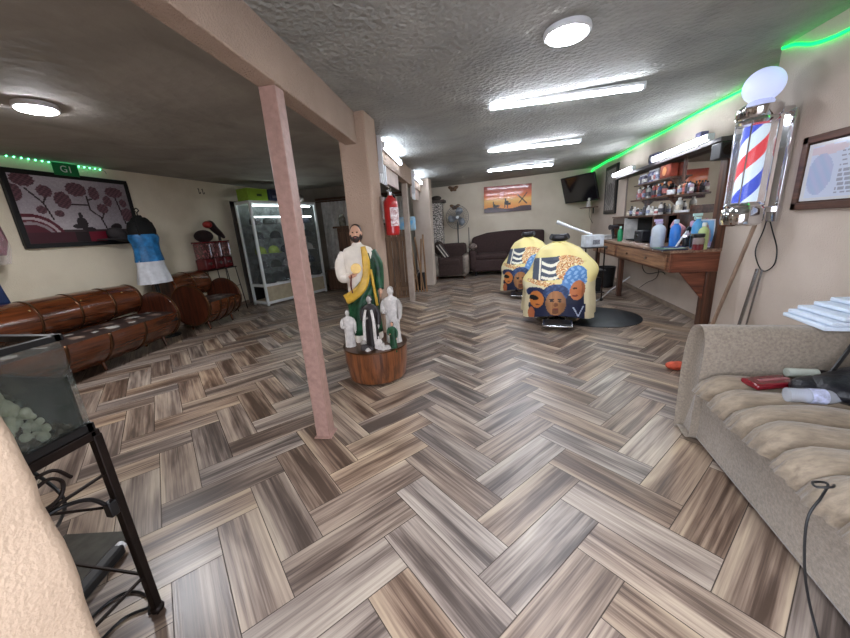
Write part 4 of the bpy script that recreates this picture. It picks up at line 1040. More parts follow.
# --- display shelves on the mirror
shw = wdark
t = thing('mirror_shelves', 'dark wooden shelf unit with brackets mounted on the mirror', 'shelf', rw(0, 0), -RWa)
MB().bb(-.20, -.02, 1.14, 2.65, 1.72, 1.745).build('shelf_board', shw, t, bevel=.003)
MB().bb(-.18, -.02, 1.14, 2.60, 1.985, 2.005).build('shelf_board', shw, t, bevel=.003)
MB().bb(-.34, -.02, 1.14, 3.2, 1.435, 1.46).build('shelf_board', shw, t, bevel=.003)
MB().bb(-.16, -.02, .60, 1.02, 1.70, 1.725).build('shelf_board', shw, t, bevel=.003)
MB().bb(-.16, -.02, .52, 1.02, 1.45, 1.475).build('shelf_board', shw, t, bevel=.003)
MB().bb(-.16, -.02, .50, .53, 1.45, 1.56).build('shelf_end', shw, t)
for y in (1.2, 2.2):
    for z in (1.72, 1.985):
        b = MB(); b.prism([(-.02, z), (-.17, z), (-.02, z-.15)], y, y+.03, 'y'); b.build('bracket', shw, t)
def bottle(label, x, y, z, r, h, c, capc, kind='bottle', grp=None, world=False, trig=False, rough=.35, name='bottle'):
    p = Vector((x, y, z)) if world else rw(x, y, z)
    o = thing(name, label, kind, p, random.uniform(-.3, .3), grp)
    m_ = mat('liq_%d_%d_%d' % c, c, rough, var=.06, coat=.3); mc = mat('cap_c_%d_%d_%d' % capc, capc, .4, var=0)
    nk = r*.42
    MB().lathe([(r*.9, 0), (r, h*.03), (r, h*.66), (r*.82, h*.76), (nk, h*.83), (nk, h*.87)], n=18).build('body', m_, o)
    if not world: MB().lathe([(r*1.012, h*.18), (r*1.012, h*.52)], n=18).build('label_band', mat('lb_%d' % ((c[0]+c[2]) % 5), [(228, 226, 220), (84, 82, 92), (196, 120, 120), (222, 214, 196), (150, 158, 186)][(c[0]+c[2]) % 5], .5, var=.3, scale=40), o)
    if trig:
        MB().cyl((0, 0, h*.87), (0, 0, h*.93), nk*1.2).box((-.015, 0, h*.99), (.10, .03, .035)).build('spray_head', mc, o, bevel=.004)
        MB().tube([(-.03, 0, h*.96), (-.045, 0, h*.9), (-.035, 0, h*.84)], .006, 6).build('trigger', mc, o)
    else: MB().lathe([(nk*1.15, h*.86), (nk*1.15, h*.98), (nk*.8, h)], n=14).build('cap', mc, o)
    return o
random.seed(11)
# spray cans on the top shelf, cans and bottles below
G1 = 'cans on the top mirror shelf'
for k in range(4):
    bottle('%s purple grey can of the left group on the top mirror shelf' % ['first', 'second', 'third', 'fourth'][k], -.1, 2.55-.075*k-.02, 2.006, .03, .17, [(120, 116, 150), (86, 84, 110), (140, 138, 160), (70, 66, 90)][k], (220, 220, 228), 'can', G1, name='spray_can')
for k in range(5):
    bottle('%s blue white can of the right group on the top mirror shelf' % ['first', 'second', 'third', 'fourth', 'fifth'][k], -.1, 2.12-.08*k, 2.006, .033, .20, [(96, 100, 140), (170, 172, 196), (110, 116, 160), (196, 196, 206), (214, 214, 220)][k], (225, 225, 232), 'can', G1, name='spray_can')
t = thing('round_tin', 'orange red box with a gold emblem at the end of the top mirror shelf', 'box', rw(-.10, 1.42, 2.006), -RWa)
MB().box((0, 0, .10), (.12, .34, .20)).build('carton', mat('orange_red', (150, 62, 42), .5, var=.25), t, bevel=.02)
MB().cyl((-.061, 0, .1), (-.065, 0, .1), .065).build('emblem', mat('emblem_gold', (222, 150, 90), .4), t)
t = thing('red_carton', 'white and red carton on the shelf right of the mirror post', 'box', rw(-.10, .80, 1.95), -RWa)
cols2 = [(150, 84, 84), (196, 190, 186), (70, 66, 72), (176, 110, 108), (126, 146, 140), (196, 192, 190), (70, 92, 96), (166, 76, 70), (186, 76, 62), (96, 112, 150), (50, 48, 52), (60, 54, 52)]
bpy.data.objects.remove(t)
for k in range(12):
    bottle('%s product bottle from the left on the middle mirror shelf' % ['first', 'second', 'third', 'fourth', 'fifth', 'sixth', 'seventh', 'eighth', 'ninth', 'tenth', 'eleventh', 'twelfth'][k], -.10-.02*(k % 2), 2.56-.105*k, 1.746, .032, .19+.03*((k*5) % 3)/2, cols2[k], [(230, 230, 230), (40, 40, 44)][k % 2], 'bottle', 'bottles on the middle mirror shelf')
t = thing('white_jar', 'white flat jar on the middle mirror shelf beside the post', 'jar', rw(-.12, 1.22, 1.746)); MB().lathe([(.05, 0), (.055, .01), (.055, .05), (.05, .06)]).build('body', whitep, t); MB().lathe([(.057, .05), (.057, .07), (.05, .072)]).build('lid', whitep, t)
cols3 = [(200, 180, 168), (70, 66, 64), (210, 206, 200), (60, 58, 62), (120, 116, 114), (64, 60, 62), (214, 214, 210), (190, 186, 180), (228, 228, 224), (206, 204, 200)]
for k in range(10):
    bottle('%s item from the left on the lowest mirror shelf, a small bottle' % ['first', 'second', 'third', 'fourth', 'fifth', 'sixth', 'seventh', 'eighth', 'ninth', 'tenth'][k], -.20, 2.70-.155*k, 1.461, .034, .11+.05*((k*7) % 4)/2, cols3[k], [(60, 56, 56), (225, 225, 225)][(k//2) % 2], 'bottle', 'bottles on the lowest mirror shelf')
for k, (y, c, h) in enumerate(((.97, (204, 190, 170), .15), (.90, (90, 66, 54), .17), (.83, (176, 96, 66), .17), (.76, (60, 52, 56), .16), (.69, (140, 140, 166), .16), (.635, (160, 130, 140), .14))):
    bottle('%s bottle on the upper short shelf right of the mirror post' % ['first', 'second', 'third', 'fourth', 'fifth', 'sixth'][k], -.12, y, 1.726, .025, h, c, (40, 36, 36), 'bottle', 'bottles on the short shelf')
bottle('white cone topped bottle on the lower short shelf right of the mirror post', -.12, .92, 1.476, .045, .21, (226, 226, 222), (232, 232, 230))
t = thing('white_card_box', 'small white box lying on the lower short shelf', 'box', rw(-.11, .70, 1.476)); MB().box((0, 0, .015), (.1, .22, .03)).build('carton', whitep, t, bevel=.003)
# --- hutch (open black cubby) under the shelves
t = thing('counter_hutch', 'open cabinet with a black interior standing on the counter under the shelves', 'cabinet', rw(0, 0, 1.02), -RWa)
b = MB(); b.bb(-.30, -.10, 1.25, 2.6, .002, .02).bb(-.115, -.10, 1.25, 3.2, .02, .40).bb(-.30, -.10, 1.25, 3.2, .392, .412); b.build('interior', blackm, t)
b = MB(); b.bb(-.34, -.10, 2.42, 2.45, .002, .41); b.build('white_divider', mat('white_board', (206, 204, 200), .5), t)
b = MB(); b.bb(-.32, -.10, 3.16, 3.2, .002, .41); b.build('side_panel', wdarkz, t); MB().bb(-.32, -.10, 1.23, 1.26, .002, .41).build('side_panel', wdarkz, t)
b = MB(); b.bb(-.32, -.30, 2.46, 3.15, .30, .41); b.build('top_panel', mat('hutch_grey', (96, 84, 78), .5), t)
# --- objects on the counter
def cnt(px_x, px_y): return px_x, px_y
bottle('bright green bottle with a white top standing on the far half of the counter', 2.44, 7.02, 1.021, .042, .27, (40, 150, 100), (190, 225, 210), world=True)
bottle('grey silver clipper can standing in front of the black cubby', 2.60, 6.52, 1.021, .03, .20, (150, 150, 156), (60, 60, 64), world=True)
bottle('round shouldered translucent white spray bottle with a purple trigger head', 2.38, 5.42, 1.021, 0.085, .37, (196, 206, 218), (196, 180, 214), world=True, trig=True)
bottle('bright blue bottle with a pale cap at the middle of the counter front', 2.47, 5.16, 1.021, .062, .37, (52, 122, 210), (190, 210, 235), world=True)
bottle('blue spray bottle with a mint trigger head behind the blue bottle', 2.63, 4.98, 1.021, .06, .42, (84, 160, 216), (190, 226, 220), world=True, trig=True)
bottle('slim white bottle beside the round translucent spray bottle', 2.59, 5.78, 1.021, .04, .20, (214, 214, 218), (214, 214, 218), world=True)
bottle('yellow green bottle with a label leaning by the framed picture', 2.62, 4.82, 1.021, .055, .32, (186, 204, 140), (225, 230, 220), world=True)
bottle('small pale pink bottle between the blue bottles', 2.65, 5.22, 1.021, .035, .22, (222, 196, 208), (240, 240, 240), world=True)
t = thing('covered_jar', 'clear jar with red liquid and a black lid near the counter end', 'jar', (2.55, 4.77, 1.021))
MB().lathe([(.055, 0), (.058, .01), (.058, .07), (.05, .07)]).build('liquid', mat('red_liquid', (110, 34, 40), .2, coat=.5), t); MB().lathe([(.056, .07), (.06, .08), (.06, .13), (.045, .15)]).build('glass_body', mat('jar_clear', (170, 150, 150), .1, alpha=.7, var=0), t); MB().lathe([(.055, .15), (.058, .155), (.058, .19), (.05, .195)]).build('lid', blackp, t)
t = thing('picture_card', 'small upright picture card with a pale blue background leaning on the mirror', 'picture card', (2.60, 4.98, 1.20), -RWa)
t.location = (2.74, 4.975, 1.20); t.rotation_euler = (0, R(-6), R(24)); t.scale = (.85, .72, .85)
def paint_card(u, v):
    if u < .05 or u > .95 or v < .03 or v > .97: return (226, 228, 236)
    if inell(u, v, .5, .74, .12, .09): return (196, 160, 150)
    if inell(u, v, .5, .42, .28, .32): return (188+20*math.sin(u*40), 160, 168)
    if v < .22: return (190, 176, 214)
    return (104+30*v, 158+20*v, 214)
sheet('print', .25, .40, 24, 34, paint_card, pic, t); MB().box((.006, 0, 0), (.008, .26, .41)).build('backing', whitep, t)
t = thing('brochure_pile', 'flat pile of dark blue and green combs and leaflets at the counter front', 'leaflets', (2.38, 5.06, 1.021), R(8))
for k, (c, d, z) in enumerate((((30, 40, 70), (.30, .42), .0), ((70, 120, 90), (.24, .3), .007), ((196, 206, 180), (.16, .26), .014), ((38, 60, 120), (.2, .2), .021))):
    MB().box((.02*k-.03, .05*(k % 2)-.02*k, z+.004), (d[0], d[1], .007), rz=R(10*k-12)).build('leaflet', mat('leaf_%d' % k, c, .35, var=.15), t)
for k, (x, y, h, c, rz) in enumerate(((2.57, 4.94, .16, (30, 30, 32), .3), (2.53, 5.04, .14, (36, 36, 40), -.4), (2.62, 5.11, .15, (26, 26, 28), .9))):
    t = thing('hair_clipper', '%s black hair clipper standing between the blue bottle and the red jar' % ['nearest', 'middle', 'farthest'][k], 'hair clipper', (x, y, 1.022), rz, 'hair clippers on the counter')
    b = MB(); b.tube([(0, 0, .012), (.01, 0, h*.5), (.0, 0, h)], [.022, .03, .024], 12); b.build('body', mat('clip_%d' % k, c, .35), t); MB().box((0, 0, h+.012), (.04, .012, .03)).build('blade', steel, t)
t = thing('white_comb_brush', 'white handled brush leaning among the clippers', 'brush', (2.45, 5.07, 1.022)); b = MB(); b.tube([(0, 0, .0), (.05, .0, .11), (.12, .0, .22)], [.016, .012, .018], 10).build('handle', whitep, t); MB().box((.13, 0, .24), (.05, .03, .06), ry=R(30)).build('bristles', blackp, t)
for k, (y, z, rz, c) in enumerate(((5.55, 1.43, .3, (206, 150, 160)), (5.20, 1.42, -.5, (178, 140, 166)))):
    t = thing('cloth_bundle', '%s pink folded cloth hanging on the mirror post above the bottles' % ['left', 'right'][k], 'cloth', (2.68, y, z-.16), rz, 'pink cloths'); b = MB(); b.box((0, 0, .0), (.05, .24, .13), rx=R(30 if k == 0 else -30)); b.build('cloth', mat('pink_cloth_%d' % k, c, .8, var=.15, bump=.5), t, bevel=.03)
t = thing('blue_box', 'small blue box behind the white spray bottle', 'box', (2.61, 6.00, 1.021), .2); MB().box((0, 0, .06), (.1, .14, .12)).build('carton', mat('blue_carton', (50, 90, 160), .5), t, bevel=.004)
t = thing('yellow_box', 'little yellow green tub beside the white spray bottle', 'tub', (2.45, 5.64, 1.021)); MB().lathe([(.045, 0), (.05, .01), (.052, .1), (.05, .105)]).build('tub', mat('yellow_tub', (196, 200, 120), .5), t); MB().lathe([(.054, .1), (.054, .12), (.05, .124)]).build('lid', whitep, t)
t = thing('black_machine', 'small dark appliance inside the black cubby', 'appliance', (2.57, 6.42, 1.045)); MB().box((0, 0, .09), (.14, .28, .18)).build('body', mat('appliance_dark', (38, 38, 44), .4), t, bevel=.02); MB().cyl((-.07, 0, .1), (-.085, 0, .1), .03).build('dial', steel, t)
t = thing('hair_dryer', 'black and white appliance at the far end of the counter', 'hair dryer', (2.46, 7.45, 1.021), R(20)); b = MB(); b.tube([(0, -.02, .03), (0, 0, .1), (.0, .03, .24)], [.028, .026, .03], 12); b.build('handle', blackp, t); MB().cyl((-.06, .03, .25), (.1, .03, .25), .05, .04).build('barrel', mat('dryer_dark', (50, 46, 50), .35), t)
t = thing('white_cup_pile', 'heap of pale folded towels at the far end of the counter', 'towels', (2.42, 7.72, 1.021), R(10)); 
for k in range(3): MB().box((0, 0, .02+.03*k), (.22, .3-.02*k, .028), rz=R(4*k)).build('towel', mat('towel_%d' % k, (206-12*k, 200-10*k, 198-10*k), .9, bump=.4), t, bevel=.01)
for k, (x, y) in enumerate(((2.45, 6.45), (2.42, 6.1), (2.40, 5.8), (2.46, 6.8))):
    t = thing('hair_clip', '%s small pale clip lying loose on the counter top' % ['largest', 'nearest but one', 'nearest', 'farthest'][k], 'clip', (x, y, 1.021), k*1.3, 'clips on the counter'); MB().box((0, 0, .008), (.03+.01*(k == 0), .12, .014)).build('clip', mat('clip_pale', (206, 190, 180), .5), t, bevel=.004)
# black bin and stool below the counter
t = thing('waste_bin', 'black bin under the far part of the counter', 'bin', (2.52, 7.9, 0)); MB().lathe([(.13, 0), (.16, .02), (.19, .42), (.195, .44), (.18, .44), (.15, .05)]).build('bin', blackp, t)
# white cable / hose on floor
t = thing('white_cable', 'white power cable curling on the floor from the chair to the wall', 'cable', (0, 0, 0)); MB().tube([(1.74, 6.0, .38), (1.80, 6.25, .14), (1.95, 6.5, .013), (2.2, 6.9, .013), (2.42, 7.3, .013), (2.56, 7.5, .04), (2.78, 7.3, .30)], .013, 8).build('cord', whitep, t)
t = thing('counter_cable', 'thin black cables drooping on the wall below the counter', 'cable', rw(0, 0), -RWa); MB().tube([(-.01, 2.3, .73), (-.02, 2.25, .5), (-.02, 2.0, .42), (-.015, 1.5, .52), (-.01, 1.35, .5)], .006, 6).tube([(-.01, 1.6, .72), (-.015, 1.62, .42), (-.02, 2.0, .25), (-.02, 2.3, .1)], .005, 6).build('cord', blackp, t)

# --- trolley with white tray box and white arm
t = thing('trolley', 'dark rolling trolley standing behind the nearer barber chair', 'trolley', (1.86, 6.66, 0), R(5))
for x in (-.16, .16):
    for y in (-.16, .16): MB().cyl((x, y, .06), (x, y, .96), .012, n=10).build('post', ironm, t); MB().sph((x, y, .03), .03, 12, 8).build('castor', blackp, t)
for z in (.16, .56, .97): MB().box((0, 0, z), (.40, .38, .02)).build('tray', mat('trolley_dark', (44, 42, 46), .4), t, bevel=.006)
MB().box((0, 0, .30), (.30, .30, .25)).build('drawer_block', blackp, t, bevel=.01)
t = thing('white_carton', 'white box with a grey label standing on the rolling trolley', 'box', (1.86, 6.66, .981), R(5)); MB().box((0, 0, .10), (.30, .26, .20)).build('carton', mat('white_carton', (212, 216, 222), .5), t, bevel=.006); MB().box((.02, -.132, .08), (.12, .003, .08)).build('label_patch', mat('grey_label', (140, 142, 150), .5, var=.4, scale=60), t)
t = thing('white_lamp_arm', 'white flat arm slanting up to the left from the white box', 'lamp arm', (1.86, 6.70, 1.18)); b = MB(); b.tube([(0, 0, .01), (-.3, .02, .13), (-.60, .04, .265)], [.018, .022, .035], 10, 0); b.build('arm', whitep, t); 

# --- barber chairs with printed capes
leather = mat('black_leather', (30, 28, 34), .35, var=.1, bump=.15, scale=30)
capem = mat_attr('cape_fabric', .55)
def barber_chair(label, clabel, loc, rz, seat_h=.55):
    t = thing('barber_chair', label, 'barber chair', loc, rz)
    MB().lathe([(.33, .0), (.335, .012), (.31, .03), (.12, .05), (.06, .07)], n=48).build('base_disc', chrome, t)
    MB().cyl((0, 0, .05), (0, 0, .40), .05).build('column', chrome, t); MB().cyl((0, 0, .06), (0, 0, .2), .075).build('pump_sleeve', steel, t)
    MB().tube([(.07, 0, .12), (.26, .16, .14), (.34, .24, .16)], .012, 8).build('pump_lever', chrome, t)
    MB().box((0, -.02, .44), (.54, .54, .14)).build('seat', leather, t, bevel=.04)
    MB().box((0, .28, .76), (.50, .12, .60), rx=R(-8)).build('backrest', leather, t, bevel=.04)
    for s in (-1, 1):
        a = MB().box((s*.32, -.02, .66), (.08, .46, .06)).build('armrest', leather, t, bevel=.02)
        MB().tube([(s*.3, .2, .45), (s*.33, .18, .62)], .016, 8, 0).tube([(s*.3, -.2, .45), (s*.33, -.2, .62)], .016, 8, 0).build('arm_bracket', chrome, a)
    MB().tube([(0, .30, 1.02), (0, .26, 1.18), (0, .20, 1.22)], .014, 8).build('headrest_stem', chrome, t)
    hr = MB().tube([(-.12, .08, 1.245), (-.06, .11, 1.225), (.06, .11, 1.225), (.12, .08, 1.245)], [.045, .055, .055, .045], 14).build('headrest', leather, t)
    for s in (-1, 1): MB().tube([(s*.12, -.26, .40), (s*.12, -.48, .16), (s*.12, -.58, .10)], .014, 8).build('footrest_arm', chrome, t)
    f = MB().box((0, -.64, .09), (.40, .19, .03), rx=R(14)).build('footrest', steel, t, bevel=.01); MB().box((0, -.65, .112), (.34, .12, .015), rx=R(14)).build('tread', blackp, f)
    # cape
    c = thing('barber_cape', clabel, 'cape', loc, rz)
    n = 260; m = 150
    Zs = [.14, .34, .54, .72, .86, .98, 1.07, 1.13, 1.165]; XR = [.51, .50, .475, .42, .37, .33, .275, .17, .085]; YR = [.40, .41, .40, .36, .31, .25, .19, .13, .08]; CY = [-.15, -.15, -.12, -.06, .0, .05, .08, .10, .11]
    vs = []; 
    for j in range(m+1):
        f_ = j/m; z = interp(Zs, f_); x_ = interp(XR, f_); y_ = interp(YR, f_); cy = interp(CY, f_)
        for i in range(n):
            a = 2*PI*i/n; am = .045*(1-f_)**.8; ca, sa = math.cos(a), math.sin(a)
            ex = .84+.16*f_; X = abs(ca)**ex*(1 if ca > 0 else -1); Y = abs(sa)**ex*(1 if sa > 0 else -1)
            w_ = 1+am*(math.sin(9*a+2*f_)+.6*math.sin(17*a+1))*(.35 if sa < -.5 else 1)
            dz = .03*math.sin(3*a)*(1-f_)
            vs.append((x_*X*w_+(.13*math.exp(-((z-.80)/.17)**2)*max(0, ca)+.05*math.exp(-((z-.62)/.1)**2)*min(0, ca)) +.012*math.sin(f_*14+a*3)*(1-abs(ca)), cy+y_*Y*w_+.02*math.sin(6*a+f_*5)*(f_ > .55), z+dz))
    fs = [(j*n+i, j*n+(i+1) % n, (j+1)*n+(i+1) % n, (j+1)*n+i) for j in range(m) for i in range(n)]
    me = bpy.data.meshes.new('cape'); me.from_pydata(vs, [], fs); me.materials.append(capem)
    at = me.color_attributes.new('Col', 'FLOAT_COLOR', 'CORNER'); flat = []
    for p in me.polygons:
        q = p.center; flat += list((*lin(cape_paint(q.x, q.z, q.y < interp(CY, max(0, min(1, (q.z-.14)/1.025)))-.02)), 1))*4
    at.data.foreach_set('color', flat); me.polygons.foreach_set('use_smooth', [True]*len(me.polygons))
    o = bpy.data.objects.new('cape', me); COL.objects.link(o); o.parent = c; q = o.modifiers.new('Solid', 'SOLIDIFY'); q.thickness = .004
    rings = MB(); rings.tube([(.092*math.cos(a), .11+.082*math.sin(a), 1.163) for a in [2*PI*i/24 for i in range(24)]], .010, 8, 0, True); rings.build('neck_band', mat('cape_yellow', (214, 200, 120), .6), c)
    return t
def cape_paint(x, z, front):
    base = (232, 214, 146) if z > .62 else (220, 206, 168)
    if not front: return base
    k = math.sin(x*70+math.sin(z*30)*2)*math.sin(z*60)
    def E(cx, cz, rx, rz, rot=0): return inell(x, z, cx, cz, rx, rz, rot)
    if not -.44 < x < .37: return base
    # centre face with a blue knit cap
    if E(-.03, .355, .135, .175):
        if E(-.08, .385, .025, .012) or E(.02, .385, .025, .012): return (30, 18, 14)
        if E(-.08, .41, .035, .009) or E(.02, .41, .035, .009): return (52, 30, 20)
        if E(-.03, .27, .045, .013): return (120, 56, 50)
        if E(-.03, .335, .026, .03): return (124, 76, 48)
        if E(-.03, .235, .05, .035): return (118, 76, 48)
        s = 1-.30*abs(x+.03)/.13
        return (184*s, 124*s, 74*s) if x > -.08 else (206*s, 144*s, 90*s)
    if E(-.03, .50, .17, .115): return (40, 62, 104) if k < .2 else (58, 84, 130)
    # left face: cap and dark glasses
    if E(-.29, .40, .10, .12):
        if E(-.33, .42, .07, .035): return (22, 20, 24)
        if E(-.27, .33, .03, .01): return (110, 50, 40)
        return (206, 124, 60)
    if E(-.30, .50, .14, .07) or nearseg(x, z, (-.40, .47), (-.2, .49), .022): return (34, 46, 84)
    # right face with a light blue bandana
    if E(.25, .53, .10, .13, -.2):
        if E(.21, .56, .03, .012): return (40, 22, 16)
        if E(.22, .46, .04, .012): return (120, 52, 44)
        return (196, 118, 74) if x < .3 else (158, 92, 58)
    if E(.23, .70, .16, .15, .3): return (78, 128, 186) if k < .15 else (136, 174, 214)
    if E(.10, .58, .07, .12): return (88, 134, 190)
    if E(-.36, .19, .05, .09): return (190, 110, 70)
    # shirts
    if z < .34 and -.40 < x < .36:
        if nearseg(x, z, (.20, .30), (.27, .17), .008) or nearseg(x, z, (.33, .30), (.27, .17), .008): return (190, 200, 220)
        return (26, 34, 64)
    if z < .47 and -.38 < x < .34: return (30, 36, 60)
    # gold and copper hands/patterns in the middle band
    if E(.06, .80, .10, .13) or E(-.20, .62, .24, .035, -.15) or E(.16, .92, .17, .06, -.2): 
        return [(206, 130, 70), (238, 222, 178), (176, 108, 60), (230, 196, 140)][int((x*40+z*30+k*2)) % 4]
    # big slanted block with pale swoops
    zz = z-.10*x
    if -.36 < x < .02 and .68 < zz < .98:
        f = (zz-.68)/.30
        if -.27 < x < -.245 or (x > -.235 and (abs(f-.72-.10*math.sin(x*16)) < .07 or abs(f-.42-.10*math.sin(x*16)) < .07 or abs(f-.12-.06*math.sin(x*16)) < .06)): return (238, 234, 214)
        return (70, 78, 92)
    return base
barber_chair('nearer barber chair with chrome base under a printed yellow cape', 'yellow printed barber cape draped over the nearer barber chair', (1.06, 5.42, 0), R(-10))
barber_chair('farther barber chair, partly hidden by the nearer one', 'yellow printed barber cape draped over the farther barber chair', (.83, 7.50, 0), R(-16))
t = thing('floor_mat', 'round black rubber floor mat beside the nearer barber chair', 'mat', (1.66, 5.45, 0))
MB().lathe([(.60, .0), (.60, .008), (.58, .014), (.01, .014)], n=64).build('mat', mat('mat_rubber', (34, 38, 42), .45, var=.1), t)

# --- barber pole on the near wall
t = thing('barber_pole', 'striped barber pole lamp with a white globe on the right wall', 'barber pole', (2.25, 3.62, 1.335))
t.scale = (1.1, 1.1, 1.05)
MB().lathe([(.10, .0), (.128, .015), (.135, .05), (.135, .13), (.12, .15), (.128, .165), (.11, .185)], n=48).build('lower_housing', chrome, t)
MB().lathe([(.115, .78), (.13, .80), (.12, .82), (.135, .84), (.135, .90), (.10, .93), (.07, .95)], n=48).build('upper_housing', chrome, t)
MB().lathe([(.118, .185), (.118, .78)], n=48).build('glass_tube', mat('pole_glass', (235, 240, 245), .02, var=0, alpha=.14, spec=.9), t)
def stripes():
    m = bpy.data.materials.new('pole_stripes'); m.use_nodes = True; N = m.node_tree.nodes; L = m.node_tree.links; b = N['Principled BSDF']
    a = N.new('ShaderNodeAttribute'); a.attribute_name = 'Col'; L.new(a.outputs['Color'], b.inputs['Base Color']); L.new(a.outputs['Color'], b.inputs['Emission Color']); b.inputs['Emission Strength'].default_value = .3; b.inputs['Roughness'].default_value = .3
    n = 96; mm = 150; r = .078; z0, z1 = .19, .77; vs = []; fs = []; cols = []
    for j in range(mm+1):
        for i in range(n): a_ = 2*PI*i/n; vs.append((r*math.cos(a_), r*math.sin(a_), z0+(z1-z0)*j/mm))
    for j in range(mm):
        for i in range(n):
            fs.append((j*n+i, j*n+(i+1) % n, (j+1)*n+(i+1) % n, (j+1)*n+i))
            ph = (-(i+.5)/n*1.0+(j+.5)/mm*1.12+.62) % 1
            c = (30, 66, 200) if ph < .25 else (214, 232, 246) if ph < .5 else (218, 34, 48) if ph < .75 else (214, 232, 246)
            cols.append((*lin(c), 1))
    me = bpy.data.meshes.new('striped_cylinder'); me.from_pydata(vs, [], fs); me.materials.append(m)
    at = me.color_attributes.new('Col', 'FLOAT_COLOR', 'CORNER'); at.data.foreach_set('color', [v for c in cols for v in list(c)*4]); me.polygons.foreach_set('use_smooth', [True]*len(me.polygons))
    o = bpy.data.objects.new('striped_cylinder', me); COL.objects.link(o); o.parent = t
stripes()
MB().sph((0, 0, 1.055), .122, 32, 20).build('globe', mat('globe_glow', (190, 198, 236), emit=.42), t)
for a in (45, 135, 225, 315): MB().cyl((.124*math.cos(R(a)), .124*math.sin(R(a)), .17), (.124*math.cos(R(a)), .124*math.sin(R(a)), .80), .005, n=8).build('rod', chrome, t)
MB().box((.195, -.03, .44), (.02, .10, .84)).build('back_plate', chrome, t, bevel=.004)
for z in (.12, .86): MB().box((.15, -.02, z), (.10, .06, .05)).build('bracket', chrome, t, bevel=.006)
t = thing('hanging_cable', 'thin black cable loop hanging below the barber pole', 'cable', (0, 0, 0)); MB().tube([(2.47, 3.64, 1.42), (2.49, 3.69, 1.28), (2.49, 3.74, 1.08), (2.49, 3.62, .92), (2.49, 3.50, .98), (2.49, 3.50, 1.12), (2.49, 3.59, 1.28), (2.47, 3.64, 1.42)], .005, 6).build('cord', blackp, t)
# --- certificate
def paint_cert(u, v):
    if u < .04 or u > .98 or v < .05 or v > .95: return (206, 206, 208)
    if .10 < v < .82 and u > .34 and (int(v*26) % 2 == 0) and (math.sin(u*90+int(v*26)*7) > -.7) and u < .93: return (150, 152, 166)
    if inell(u, v, .16, .45, .13, .35): return (170+6*math.sin(u*60+v*20), 180, 208)
    if inell(u, v, .2, .86, .2, .08): return (204, 190, 198)
    return (196, 204, 222)
t = thing('framed_certificate', 'brown framed printed certificate on the right wall past the barber pole', 'certificate', (2.475, 2.945, 1.715))
t.scale = (1, 1.08, 1.08)
s = sheet('paper', .74, .38, 70, 40, paint_cert, pic, t); s.location = (-.012, 0, 0)
b = MB(); b.box((0, 0, .225), (.04, .86, .05)).box((0, 0, -.225), (.04, .86, .05)).box((0, .405, 0), (.04, .05, .5)).box((0, -.405, 0), (.04, .05, .5)).box((.012, 0, 0), (.012, .8, .46)).build('frame', mat_wood('frame_brown', (96, 66, 52), (62, 40, 32), 'y', .4), t, bevel=.006)
# --- green LED strip
gs = mat('green_led_glow', (0, 205, 66), emit=3.2)
t = thing('green_led_strip', 'glowing green light strip along the top of the right wall', 'light strip', (0, 0, 0))
MB().tube([(RW(y)-.02, y, CZ(y, RW(y))-.035-.008*math.sin(y*3)) for y in [3.92+.25*k for k in range(30)]]+[(2.99, 11.17, 2.72), (2.99, 11.17, 2.48)], .012, 8).build('strip', gs, t)
t = thing('green_led_strip', 'glowing green light strip sagging over the certificate', 'light strip', (0, 0, 0))
MB().tube([(2.48, 3.84, 2.765), (2.48, 3.72, 2.74), (2.48, 3.55, 2.67), (2.48, 3.4, 2.64), (2.48, 3.25, 2.63), (2.48, 2.9, 2.64), (2.48, 2.5, 2.68)], .012, 8).build('strip', gs, t)
# --- broom handles
t = thing('broom_handle', 'brown broom handle leaning on the wall below the barber pole', 'broom', (0, 0, 0)); MB().tube([(2.48, 3.74, 1.48), (2.14, 3.72, .02)], .017, 8, 0).build('handle', mat_wood('handle_brown', (140, 116, 96), (104, 82, 66), 'z', .5), t); MB().box((2.13, 3.72, .05), (.10, .05, .09)).build('head', blackp, t, bevel=.01)
t = thing('metal_rod', 'shorter grey metal tube leaning on the wall behind the sofa arm', 'metal tube', (0, 0, 0)); MB().tube([(2.48, 3.66, .93), (2.37, 3.66, .01)], .014, 8, 0).build('tube', steel, t); MB().tube([(2.485, 3.61, .93), (2.41, 3.61, .01)], .008, 8, 0).build('rod', steel, t)
t = thing('orange_rag', 'orange red rag on the floor beside the sofa arm', 'rag', (1.80, 3.46, 0)); MB().sph((0, 0, .035), (.085, .06, .04)).sph((.05, .04, .03), (.06, .05, .032)).build('cloth', mat('orange_rag', (206, 88, 62), .8, bump=.6, scale=20), t)

# --- big grey sofa in the front right
SA = R(-5)
t = thing('grey_sofa', 'large worn grey fabric sofa with channelled seat in the front right', 'sofa', (1.35, 2.43, 0), SA)
sf = mat('sofa_velvet', (146, 134, 119), .75, var=.12, scale=70, bump=.3, dark=(124, 113, 100), sheen=.3); sfs = mat('sofa_seat_velvet', (148, 133, 113), .7, var=.14, scale=30, bump=.35, dark=(124, 110, 93), stretch=(.4, 1.6, 1), sheen=.3)
# base front
b = MB(); b.box((.45, -1.12, .225), (.89, 2.2, .39)); b.build('base', sf, t, bevel=.03)
